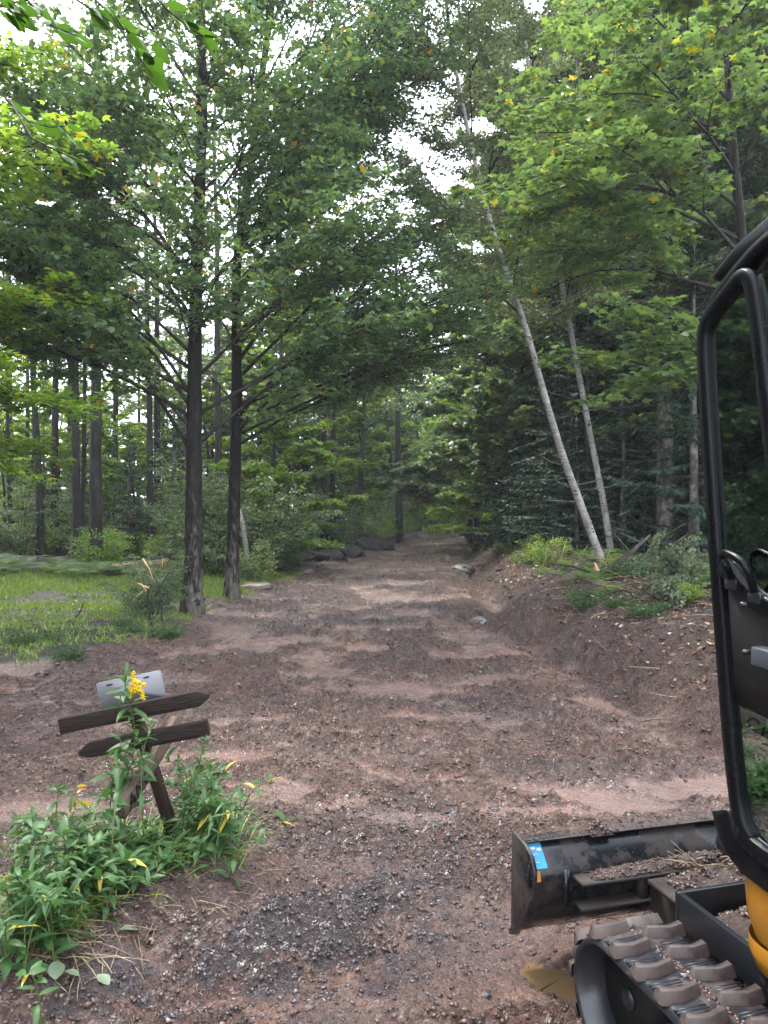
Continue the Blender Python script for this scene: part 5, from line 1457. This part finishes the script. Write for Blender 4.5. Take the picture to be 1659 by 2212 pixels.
# dozer blade: curved plate, seen from behind
def blade_profile():
    return [(2.70, .055), (2.60, .13), (2.535, .19), (2.50, .27), (2.495, .34), (2.505, .375), (2.575, .447)]  # lowest front point added to block light and darken the ground below
pf = blade_profile(); th = .014
poly = pf + [(f + th, z + .004) for f, z in reversed(pf)]
s = DS(); s.lprism(poly, 1.215, 2.72); blade = s.build('blade', M['blade_steel'], dig, bevel=.002, fixn=True)
s = DS(); s.lprism([(2.56, .447), (2.60, .447), (2.60, .462), (2.56, .462)], 1.21, 2.725); s.build('blade_lip', M['steel'], blade, bevel=.002, fixn=True)
ear = [(2.66, .07), (2.60, .10), (2.52, .19), (2.49, .27), (2.455, .30), (2.45, .40), (2.475, .44), (2.52, .462), (2.63, .47), (2.64, .3), (2.64, .12)]
for r0 in (1.195, 2.722):
    s = DS(); s.lprism(ear, r0, r0 + .016); e = s.build('end_plate', M['blade_steel'], blade, bevel=.003, fixn=True)
s = DS(); s.lprism([(2.470, .335), (2.486, .335), (2.490, .40), (2.480, .41), (2.470, .40)], 1.190, 1.1945); s.build('lifting_slot', M['letter'], blade)
s = DS(); s.lprism([(2.50, .445), (2.57, .445), (2.57, .115), (2.56, .115)][:0] or [(2.486, .24), (2.498, .24), (2.498, .37), (2.486, .37)], 1.335, 1.352); s.build('rib', M['blade_steel'], blade, fixn=True)
# stickers on the sloping top band
def on_band(r0, r1, a, b, mat, name, lift):
    (f0, z0), (f1, z1) = pf[5], pf[6]
    A = (f0 + (f1 - f0) * a, z0 + (z1 - z0) * a); B = (f0 + (f1 - f0) * b, z0 + (z1 - z0) * b)
    s = Soup(); s.add([L(r0, A[0] - lift, A[1] + lift), L(r1, A[0] - lift, A[1] + lift), L(r1, B[0] - lift, B[1] + lift), L(r0, B[0] - lift, B[1] + lift)], [(0, 1, 2, 3)])
    return s.build(name, M[mat], blade)
on_band(1.222, 1.278, .02, .93, 'blue_sticker', 'sticker', .0015)
on_band(1.226, 1.252, .70, .80, 'white_print', 'sticker_print', .0025); on_band(1.256, 1.272, .64, .74, 'white_print', 'sticker_print', .0025)
s = Soup(); c = []
for i in range(12):
    a = .5 + i * .42; c.append((1.246 + .011 * math.cos(a), .38 + .16 * math.sin(a)))
for (ra, ta), (rb, tb) in zip(c, c[1:]):
    (f0, z0), (f1, z1) = pf[5], pf[6]
    pa = Vector(L(ra, f0 + (f1 - f0) * ta - .0025, z0 + (z1 - z0) * ta + .0025)); pb = Vector(L(rb, f0 + (f1 - f0) * tb - .0025, z0 + (z1 - z0) * tb + .0025))
    s.tube([pa, pb], .0016, 4)
s.build('sticker_print', M['white_print'], blade)
s = Soup(); s.add([L(1.222, 2.4925, .338), L(1.245, 2.4925, .338), L(1.245, 2.502, .372), L(1.222, 2.502, .372)], [(0, 1, 2, 3)]); s.build('sticker', M['orange_sticker'], blade)
# channel bracket behind the blade
s = DS(); s.lprism([(2.42, .337), (2.50, .337), (2.50, .347), (2.42, .347)], 1.37, 2.6); s.lprism([(2.445, .235), (2.52, .235), (2.52, .247), (2.445, .247)], 1.38, 2.6)
s.build('channel_flange', M['muddy'], blade, fixn=True)
for r0 in (1.62, 2.0, 2.3):
    s = DS(); s.lbox(r0, r0 + .03, 2.45, 2.51, .2475, .3365); s.build('gusset', M['muddy'], blade)
# blade arms and cross box
fr_ = []
s = DS(); s.lbox(1.535, 1.553, .9, 2.115, .335, .44); s.lbox(1.535, 2.45, 2.117, 2.135, .335, .44); s.lbox(2.432, 2.45, .9, 2.115, .335, .44); s.lbox(1.554, 2.431, .9, 2.116, .335, .350)
frame = s.build('undercarriage_frame', M['steel'], dig, bevel=.002)
s = DS(); s.ltube([(1.56, 1.87, .375), (2.42, 1.87, .375)], .045, 14); s.build('cross_tube', M['steel'], frame, smooth=True)
for r0 in (1.66, 2.2):
    s = DS(); s.lprism([(2.0, .2), (2.46, .2), (2.46, .33), (2.136, .33), (2.0, .30)], r0, r0 + .12); s.build('blade_arm', M['muddy'], dig, bevel=.004, fixn=True)
s = DS(); s.ltube([(1.98, 1.6, .46), (1.98, 2.45, .42)], .045, 12); s.build('hydraulic_cylinder', M['steel'], dig, smooth=True)

# tracks
def oval(n, fa, fb, zc, rad):
    """closed loop round the idler (fb) and the sprocket (fa): points, tangents, normals by arc length"""
    Ls = fb - fa; per = 2 * Ls + 2 * math.pi * rad; out = []
    for i in range(n):
        d = per * i / n
        if d < Ls: p = (fa + d, zc + rad); t = (1, 0)
        elif d < Ls + math.pi * rad: a = (d - Ls) / rad; p = (fb + rad * math.sin(a), zc + rad * math.cos(a)); t = (math.cos(a), -math.sin(a))
        elif d < 2 * Ls + math.pi * rad: e = d - Ls - math.pi * rad; p = (fb - e, zc - rad); t = (-1, 0)
        else: a = (d - 2 * Ls - math.pi * rad) / rad; p = (fa - rad * math.sin(a), zc - rad * math.cos(a)); t = (-math.cos(a), math.sin(a))
        out.append((p, t))
    return out
TA, TB, TZ, TR = .55, 2.03, .196, .17
def lug_mesh(flip):
    # one chevron half: x across the belt, y along it, z outward
    sg = -1 if flip else 1
    o_ = [(-.002, -.014), (.055, -.030), (.128, -.005), (.130, .030), (.060, .012), (-.002, .034)]
    t_ = [(.006, -.006), (.056, -.020), (.118, .002), (.119, .022), (.060, .003), (.006, .022)]
    o_ = [(x, y * .86) for x, y in o_]; t_ = [(x, y * .8) for x, y in t_]; n = 6
    V = [(sg * x, y, -.004) for x, y in o_] + [(sg * x, y, .030) for x, y in t_]
    F = [tuple(range(n, 2 * n))] + [(i, (i + 1) % n, (i + 1) % n + n, i + n) for i in range(n)]
    s = Soup(); s.add(V, F)
    me = s.mesh('lug', M['lug'])
    bm = bmesh.new(); bm.from_mesh(me)
    bmesh.ops.bevel(bm, geom=[e for e in bm.edges if all(v.co.z > .02 for v in e.verts)], offset=.002, segments=1, affect='EDGES')
    bmesh.ops.recalc_face_normals(bm, faces=bm.faces); bm.to_mesh(me); bm.free(); return me
lugA, lugB = lug_mesh(False), lug_mesh(True)
def ridge_mesh():
    s = Soup(); [s.box((0, k * .012, .001), (.095, .005, .005)) for k in (-1, 0, 1)]; return s.mesh('ridge', M['rubber'])
ridge = ridge_mesh()
def track(r0, r1):
    root = link('track', None, dig)
    root.empty_display_size = .1
    s = Soup(); pts = oval(150, TA, TB, TZ, TR); n = len(pts); V = []
    w = r1 - r0
    prof = [(r0 + .004, -.004), (r0 + .03, .012), (r1 - .03, .012), (r1 - .004, -.004), (r1 - .012, -.016), (r0 + .012, -.016)]
    for (p, t) in pts:
        nr = (-t[1], t[0])
        nr = (-t[1], t[0])
        for (rr_, h) in prof: V.append((rr_ - OR, p[0] + nr[0] * h - OF, p[1] + nr[1] * h))
    k = len(prof); F = [(i * k + j, i * k + (j + 1) % k, ((i + 1) % n) * k + (j + 1) % k, ((i + 1) % n) * k + j) for i in range(n) for j in range(k)]
    s.add(V, F); belt = s.build('belt', M['rubber'], root, smooth=False, fixn=True)
    N = 37; P2 = oval(N * 2, TA, TB, TZ, TR)
    for i in range(N):
        for side in (0, 1):
            (p, t) = P2[(2 * i + side) % (2 * N)]; nr = (-t[1], t[0])
            xr = r0 + .004 if side == 0 else r1 - .004
            Mx = Matrix(((1, 0, 0, xr - OR), (0, t[0], nr[0], p[0] + nr[0] * .010 - OF), (0, t[1], nr[1], p[1] + nr[1] * .010), (0, 0, 0, 1)))
            o = link('lug', lugA if side == 0 else lugB, root); o.matrix_basis = Mx
            xr2 = r0 + .065 if side == 1 else r1 - .065
            o = link('ridge', ridge, root); o.matrix_basis = Mx.copy(); o.matrix_basis = Matrix.Translation((xr2 - xr, 0, 0)) @ Mx
    # side frame, rollers, idler, sprocket
    s = DS(); s.lprism([(TA + .12, .13), (TB - .22, .13), (TB - .16, .19), (TB - .22, .27), (TA + .12, .27)], r0 + .05, r1 - .05); s.build('track_frame', M['lug'], root, bevel=.01, fixn=True)
    for f, nm, rd in ((TB, 'idler_wheel', .14), (TA, 'sprocket', .14)):
        s = DS(); s.ltube([(r0 + .10, f, TZ), (r1 - .035, f, TZ)], rd, 24); s.build(nm, M['cavity_shade_iron'], root)
        s = DS(); s.ltube([(r0 + .09, f, TZ), (r0 + .1, f, TZ)], .03, 16); s.build('hub', M['steel'], root)
    for i in range(5):
        f = TA + .3 + i * .24; s = DS(); s.ltube([(r0 + .06, f, .085), (r1 - .06, f, .085)], .05, 16); s.build('roller', M['steel'], root)
    return root
track(1.205, 1.485); track(2.50, 2.78)

# mud heaped on the frame and the blade bracket
def mud_heap(name, r0, r1, f0, f1, z, n, smin, smax, seed, peak=.03):
    rg = np.random.default_rng(seed); s = Soup()
    for i in range(4):
        V, F = rock_template(seed + i, 1, .75) if smax > .012 and i < 1 else octa(seed + i, .8)
        k = n // 4; rr_ = r0 + (r1 - r0) * rg.random(k); ff = f0 + (f1 - f0) * rg.random(k)
        hgt = peak * np.maximum(0, 1 - ((rr_ - (r0 + r1) / 2) / (.5 * (r1 - r0))) ** 2) * np.maximum(0, 1 - ((ff - (f0 + f1) / 2) / (.5 * (f1 - f0))) ** 2)
        sz = smin + (smax - smin) * rg.random(k) ** 2
        s.inst(V, F, np.stack([rr_ - OR, ff - OF, z + hgt * rg.random(k) ** .4], 1), rand_rot(k, .9, rg) * sz[:, None, None])
    na, nb = max(8, int((r1 - r0) / .012)), max(6, int((f1 - f0) / .012))
    A, B = np.meshgrid(np.linspace(r0, r1, na), np.linspace(f0, f1, nb), indexing='ij')
    e = np.clip((1 - np.abs(2 * (A - r0) / (r1 - r0) - 1) ** 3) * (1 - np.abs(2 * (B - f0) / (f1 - f0) - 1) ** 3), 0, 1)
    H = z - .006 + e * (peak * (.35 + .9 * fbm(A * 18, B * 18, seed, 4)) + .012 * fbm(A * 60, B * 60, seed + 1, 2))
    q4 = [(i * nb + j, (i + 1) * nb + j, (i + 1) * nb + j + 1, i * nb + j + 1) for i in range(na - 1) for j in range(nb - 1)]
    s2 = Soup(); s2.add(np.stack([A - OR, B - OF, H], -1).reshape(-1, 3), q4)
    o2 = s2.build('mud', M['heap'], dig); o2['kind'] = 'stuff'
    o = s.build(name, M['clod'], dig); o['kind'] = 'stuff'
mud_heap('mud', 1.42, 2.3, 2.425, 2.495, .352, 1300, .002, .009, 11, .035)
mud_heap('mud', 1.60, 1.9, 1.90, 2.10, .358, 900, .002, .012, 15, .06)
mud_heap('mud', 1.65, 2.2, 2.15, 2.38, .36, 1000, .002, .013, 19, .06)
mud_heap('mud', 1.47, 1.56, 2.53, 2.60, .462, 160, .003, .010, 23, .04)
mud_heap('mud', 1.22, 2.6, 2.55, 2.61, .463, 500, .002, .006, 27, .004)
mud_heap('mud', 1.33, 1.37, 1.0, 2.1, .372, 500, .003, .010, 31, .012)
s = DS(); s.lprism([(2.14, .34), (2.38, .34), (2.38, .355), (2.14, .355)], 1.6, 2.35); s.build('top_plate', M['muddy'], frame, fixn=True)
s = Soup(); r5 = random.Random(3)
for i in range(16):
    b = bend(L(1.78 + r5.uniform(-.08, .1), 2.28 + r5.uniform(-.08, .08), .42), (r5.uniform(-1, 1), r5.uniform(-.4, .4), .1), r5.uniform(.06, .16), 4, -.2, .3, r5); s.tube(b, np.linspace(.003, .001, 5), 4)
s.build('roots', M['dry_stem'], dig)['kind'] = 'stuff'

# upper body: orange skirt with rounded front, deck, counterweight
def skirt(profile, name, mat, r_in=1.9):
    s = Soup(); n = len(profile); V = []; segs = 9
    for (z, rr_, ff) in profile:             # left wall line turning in to the front face by a rounded corner
        V.append(L(rr_, .35, z)); V.append(L(rr_, ff - .12, z))
        for k in range(segs):
            a = math.pi / 2 * (k + 1) / segs
            V.append(L(rr_ + .12 * (1 - math.cos(a)), ff - .12 + .12 * math.sin(a), z))
        V.append(L(2.55, ff, z))
    k = segs + 3
    F = [(i * k + j, i * k + j + 1, (i + 1) * k + j + 1, (i + 1) * k + j) for i in range(n - 1) for j in range(k - 1)]
    s.add(V, F); return s.build(name, M[mat], dig, smooth=True)
skirt([(.70, 1.51, 1.84), (.62, 1.502, 1.86), (.54, 1.507, 1.855), (.485, 1.52, 1.84)], 'body_panel', 'orange')
skirt([(.484, 1.512, 1.855), (.455, 1.505, 1.85), (.41, 1.515, 1.835), (.40, 1.528, 1.80)], 'body_rim', 'orange')
s = DS(); s.lbox(1.56, 2.5, .2, 1.79, .447, .68); s.build('deck', M['steel'], dig)
s = DS(); s.lprism([(-.25, .5), (.35, .45), (.35, 1.35), (-.1, 1.3), (-.25, 1.1)], 1.45, 2.65); s.build('counterweight', M['orange'], dig, bevel=.05, fixn=True)
s = DS(); s.lbox(1.975, 2.1, 1.8, 1.86, .47, .65); s.build('boom_bracket', M['black_paint'], dig)

# boom folded back up over the front, out to the far side
s = DS(); s.lprism([(1.75, .55), (2.1, .55), (2.45, 1.6), (2.25, 2.9), (2.08, 2.9), (2.2, 1.7), (1.8, .8)], 2.72, 2.86); s.build('boom', M['orange'], dig, bevel=.01, fixn=True)

# cab
cab = link('cab', None, dig)
post = [(1.53, 1.70, .69), (1.53, 1.79, .70), (1.53, 1.846, .755), (1.53, 1.88, .95), (1.53, 1.918, 1.25), (1.53, 1.952, 1.6), (1.53, 1.985, 1.95), (1.53, 2.005, 2.2), (1.53, 1.985, 2.27), (1.53, 1.90, 2.325), (1.53, 1.80, 2.378), (1.53, 1.70, 2.40), (1.53, 1.30, 2.43), (1.53, .65, 2.42)]
def smooth_pts(p, m=4):
    a = np.array(p, float); t = np.linspace(0, len(a) - 1, (len(a) - 1) * m + 1)
    o = np.stack([np.interp(t, np.arange(len(a)), a[:, k]) for k in range(3)], 1)
    for _ in range(2): o[1:-1] = (o[:-2] + 2 * o[1:-1] + o[2:]) / 4
    return o
def bar(name, pts, w, d, mat='black_paint', parent=None, sm=True, rad=None):
    """a rounded bar of section w (across) x d (depth, r direction) along pts"""
    s = Soup(); a = smooth_pts(pts) if sm else np.array(pts, float); n = len(a)
    tn = np.gradient(a, axis=0); tn /= np.linalg.norm(tn, axis=1)[:, None]
    rv = np.array([1.0, 0, 0]); V = []; K = 12
    for p, t in zip(a, tn):
        nn = np.cross(rv, t); nn /= np.linalg.norm(nn)
        for k in range(K):
            c_, s_ = math.cos(2 * math.pi * k / K), math.sin(2 * math.pi * k / K)
            e = lambda q: math.copysign(abs(q) ** .55, q)
            V.append(np.array(L(*p)) + nn * e(c_) * w / 2 + rv * e(s_) * d / 2)
    F = [(i * K + j, i * K + (j + 1) % K, (i + 1) * K + (j + 1) % K, (i + 1) * K + j) for i in range(n - 1) for j in range(K)]
    F += [tuple(range(K)), tuple(range((n - 1) * K, n * K))]
    s.add(V, F); return s.build(name, M[mat], parent or cab, smooth=True, fixn=True)
bar('post', [(p[0] + .03, p[1] - .02, p[2]) for p in post], .05, .06)
bar('post', [(p[0] + .95, p[1] - .02, p[2]) for p in post], .05, .06)
# the door frame, seen from the side, a lighter bar just inside the post
dfr = [(1.50, 1.755, .76), (1.50, 1.80, .80), (1.50, 1.835, 1.0), (1.50, 1.868, 1.3), (1.50, 1.90, 1.6), (1.50, 1.938, 2.0), (1.50, 1.95, 2.17), (1.50, 1.93, 2.215), (1.50, 1.84, 2.27), (1.50, 1.79, 2.30), (1.50, 1.755, 2.285), (1.50, 1.735, 2.2), (1.50, 1.69, 1.9), (1.50, 1.60, 1.4)]
door = link('door', None, dig)
bar('door_frame', dfr, .045, .035, parent=door)
bar('door_frame', [(1.50, 1.60, 1.4), (1.50, 1.57, 1.2), (1.50, 1.2, 1.15), (1.50, .9, 1.3), (1.50, .8, 1.8), (1.50, .85, 2.25), (1.50, 1.2, 2.36), (1.50, 1.6, 2.35)], .045, .035, parent=door)
bar('mid_rail', [(1.495, 1.855, 1.50), (1.495, 1.78, 1.44), (1.495, 1.70, 1.40), (1.495, 1.4, 1.36), (1.495, .8, 1.36)], .05, .04, parent=door)
bar('lower_rail', [(1.50, 1.80, .77), (1.50, 1.72, .74), (1.50, 1.4, .74), (1.50, .9, .74)], .05, .04, parent=door)
s = Soup(); gp = [(1.505, 1.86, 1.47), (1.505, 1.935, 2.18), (1.505, 1.80, 2.28), (1.505, 1.2, 2.34), (1.505, .8, 2.2), (1.505, .8, 1.38), (1.505, 1.6, 1.38)]
s.add([L(*p) for p in gp] + [L(p[0] + .006, p[1], p[2]) for p in gp], [tuple(range(7)), tuple(range(13, 6, -1))]); s.build('window_glass', M['glass'], door)
s = Soup(); gp = [(1.505, 1.80, .78), (1.505, 1.835, 1.15), (1.505, 1.855, 1.46), (1.505, 1.66, 1.37), (1.505, .8, 1.34), (1.505, .8, .76)]
s.add([L(*p) for p in gp] + [L(p[0] + .006, p[1], p[2]) for p in gp], [tuple(range(6)), tuple(range(11, 5, -1))]); s.build('lower_glass', M['glass'], door)
s = Soup(); gp = [(1.497, 1.81, 1.12), (1.497, 1.845, 1.46), (1.497, 1.66, 1.385), (1.497, .8, 1.34), (1.497, .8, 1.0)]
s.add([L(*p) for p in gp] + [L(p[0] + .007, p[1], p[2]) for p in gp], [tuple(range(5)), tuple(range(9, 4, -1))] + [(i, (i + 1) % 5, (i + 1) % 5 + 5, i + 5) for i in range(5)]); s.build('door_panel', M['door'], door, fixn=True)
# grab handle
def px_local(u, v, r):
    mm = (u - 829.5) / FPX; y = r / (cosy * mm + siny); x = mm * y
    return (r, -siny * x + cosy * y, EYE - (v - 1106) / FPX * y)
hp = [px_local(1578, 1252, 1.487), px_local(1572, 1228, 1.46), px_local(1558, 1203, 1.455), px_local(1566, 1192, 1.45), px_local(1588, 1203, 1.45), px_local(1606, 1216, 1.45), px_local(1618, 1240, 1.455), px_local(1630, 1282, 1.487)]
s = Soup(); hs = smooth_pts(hp, 4); s.tube([L(*p) for p in hs], .011, 10); s.build('grab_handle', M['black_paint'], door, smooth=True)
for (u, v) in ((1583, 1262), (1634, 1292)):
    s = Soup(); s.box(L(*px_local(u, v, 1.484)), (.02, .05, .03)); s.build('handle_foot', M['steel'], door, bevel=.004)
q = px_local(1641, 1416, 1.47)
s = DS(); s.lbox(1.455, 1.5, q[1] - .07, q[1] + .018, q[2] - .03, q[2] + .022); s.build('latch', M['grey_plastic'], door, bevel=.006)
for (u, v) in ((1579, 1300), (1584, 1400)):
    q = px_local(u, v, 1.478); s = Soup(); s.tube([L(1.46, q[1] - .06, q[2]), L(1.50, q[1] - .06, q[2])], .007, 8); s.build('bolt', M['steel'], door)
# inner pillar and seals behind the post
s = DS(); s.lprism([(1.78, .82), (1.84, 1.2), (1.87, 1.5), (1.91, 2.0), (1.915, 2.15), (1.86, 2.12), (1.83, 1.7), (1.76, 1.2), (1.70, .85)], 1.545, 1.60); s.build('inner_pillar', M['black_paint'], cab, bevel=.01, fixn=True)
# windscreen, rear, right, roof, floor
s = Soup()
wp = [(1.88, .95), (1.918, 1.25), (1.952, 1.6), (1.985, 1.95), (2.0, 2.2)]
V = []; 
for f, z in wp: V += [L(1.59, f, z), L(2.45, f, z)]
s.add(V, [(2 * i, 2 * i + 1, 2 * i + 3, 2 * i + 2) for i in range(4)]); s.build('windscreen', M['glass'], cab, smooth=True)
s = DS(); s.lbox(2.46, 2.47, .7, 1.8, .8, 2.3); s.build('side_glass', M['glass'], cab)
s = DS(); s.lbox(1.56, 2.5, .62, .66, .7, 2.3); s.build('rear_wall', M['black_paint'], cab)
s = DS(); s.lprism([(2.02, 2.37), (1.99, 2.345), (1.9, 2.36), (1.6, 2.39), (.6, 2.38), (.58, 2.44), (1.6, 2.475), (1.78, 2.47), (1.90, 2.435)], 1.57, 2.52); s.build('roof', M['black_paint'], cab, bevel=.015, fixn=True)
s = DS(); s.lprism([(1.86, .69), (1.3, .69), (.62, .69), (.62, .73), (1.84, .74)], 1.53, 2.5); s.build('floor', M['black_paint'], cab, bevel=.01, fixn=True)
bar('sill', [(1.515, 1.87, .80), (1.515, 1.84, .735), (1.515, 1.79, .70), (1.515, 1.6, .685), (1.515, 1.0, .68)], .09, .06)
s = DS(); s.lbox(1.75, 2.2, .85, 1.3, 1.0, 1.12); s.lprism([(.8, 1.0), (.95, 1.0), (.85, 1.75), (.72, 1.75)], 1.75, 2.2); s.build('seat', M['black_paint'], cab, bevel=.04, fixn=True)
s = DS(); s.ltube([(1.72, 1.45, 1.1), (1.72, 1.5, 1.35)], .012, 8); s.ltube([(1.72, 1.5, 1.33), (1.72, 1.51, 1.42)], .028, 10); s.build('control_lever', M['black_paint'], cab)
# ------------------------------------------------------------------ thin haze added to lift the dark tones of the wood
hm = bpy.data.materials.new('tone_lift_haze'); hm.use_nodes = True
nt = hm.node_tree; nt.nodes.remove(nt.nodes['Principled BSDF'])
pv = nt.nodes.new('ShaderNodeVolumePrincipled')
pv.inputs['Color'].default_value = (0.92, 0.95, 1.0, 1); pv.inputs['Density'].default_value = 0.0009
pv.inputs['Anisotropy'].default_value = 0.2
nt.links.new(pv.outputs[0], nt.nodes['Material Output'].inputs['Volume'])
s = Soup(); s.box((0, 50, 14.5), (236, 170, 33)); hz = s.build('haze', hm); hz['kind'] = 'stuff'
# ------------------------------------------------------------------ tell the members of each wood apart by where they stand
RANK = ['nearest', 'second nearest', 'third nearest', 'fourth nearest', 'fifth nearest', 'sixth nearest', 'seventh nearest', 'eighth nearest', 'ninth nearest', 'tenth nearest', 'eleventh nearest', 'twelfth nearest'] + [w + ' nearest' for w in ('thirteenth', 'fourteenth', 'fifteenth', 'sixteenth', 'seventeenth', 'eighteenth', 'nineteenth', 'twentieth', 'twenty-first', 'twenty-second', 'twenty-third', 'twenty-fourth', 'twenty-fifth', 'twenty-sixth', 'twenty-seventh', 'twenty-eighth', 'twenty-ninth', 'thirtieth', 'thirty-first', 'thirty-second', 'thirty-third', 'thirty-fourth', 'thirty-fifth', 'thirty-sixth', 'thirty-seventh')]
def kind_of(o):
    s = o.name.split('.')[0].replace('_', ' ')
    return {'spruce tree': 'dark spruce', 'leafy tree': 'leafy tree', 'tall thin tree': 'tall airy tree', 'shrub': 'leafy shrub', 'fern': 'green fern'}.get(s, s)
SPOT = [(-900, 'at the far left'), (60, 'near the left edge of the view'), (150, 'left of the grey trunks'), (230, 'by the thickest grey trunk'), (330, 'above the fallen log'),
        (420, 'just left of the nearer maple'), (500, 'between the two maples'), (600, 'right of the thinner maple'), (700, 'left of the boulders'), (790, 'behind the boulders'), (850, 'left of the lone far trunk'),
        (960, 'at the far bend'), (1060, 'right of the far bend'), (1150, 'left of the leaning birch'), (1240, 'behind the leaning birch'), (1330, 'behind the upright birch'), (1430, 'beside the lichen-spotted spruce'), (1530, 'left of the cab'), (3000, 'behind the cab')]
from collections import defaultdict
bins = defaultdict(list)
for o in list(COL.objects):
    if o.parent is None and 'group' in o and o.get('category') in ('tree', 'shrub', 'fern') and 'outside' not in o['group'] and not o['group'].startswith('weeds') and 'woods left of the lawn' not in o['group']:
        y = max(o.location.y, 1); u = o.location.x / y * FPX + 829.5
        ph = next((p for lim, p in SPOT if u < lim), 'behind the cab')
        side = 'in the far belt' if 'belt' in o['group'] else 'on the right bank' if 'right bank' in o['group'] else 'in the wood' if o['category'] == 'tree' else 'growing'
        bins[(kind_of(o), side, ph)].append((y, o))
for (k, side, ph), L_ in bins.items():
    L_.sort(key=lambda a: a[0])
    for i, (y, o) in enumerate(L_):
        o['label'] = f"{k} {side} {ph}" if len(L_) == 1 else f"{RANK[min(i, 36)]} {k} {side} {ph}"
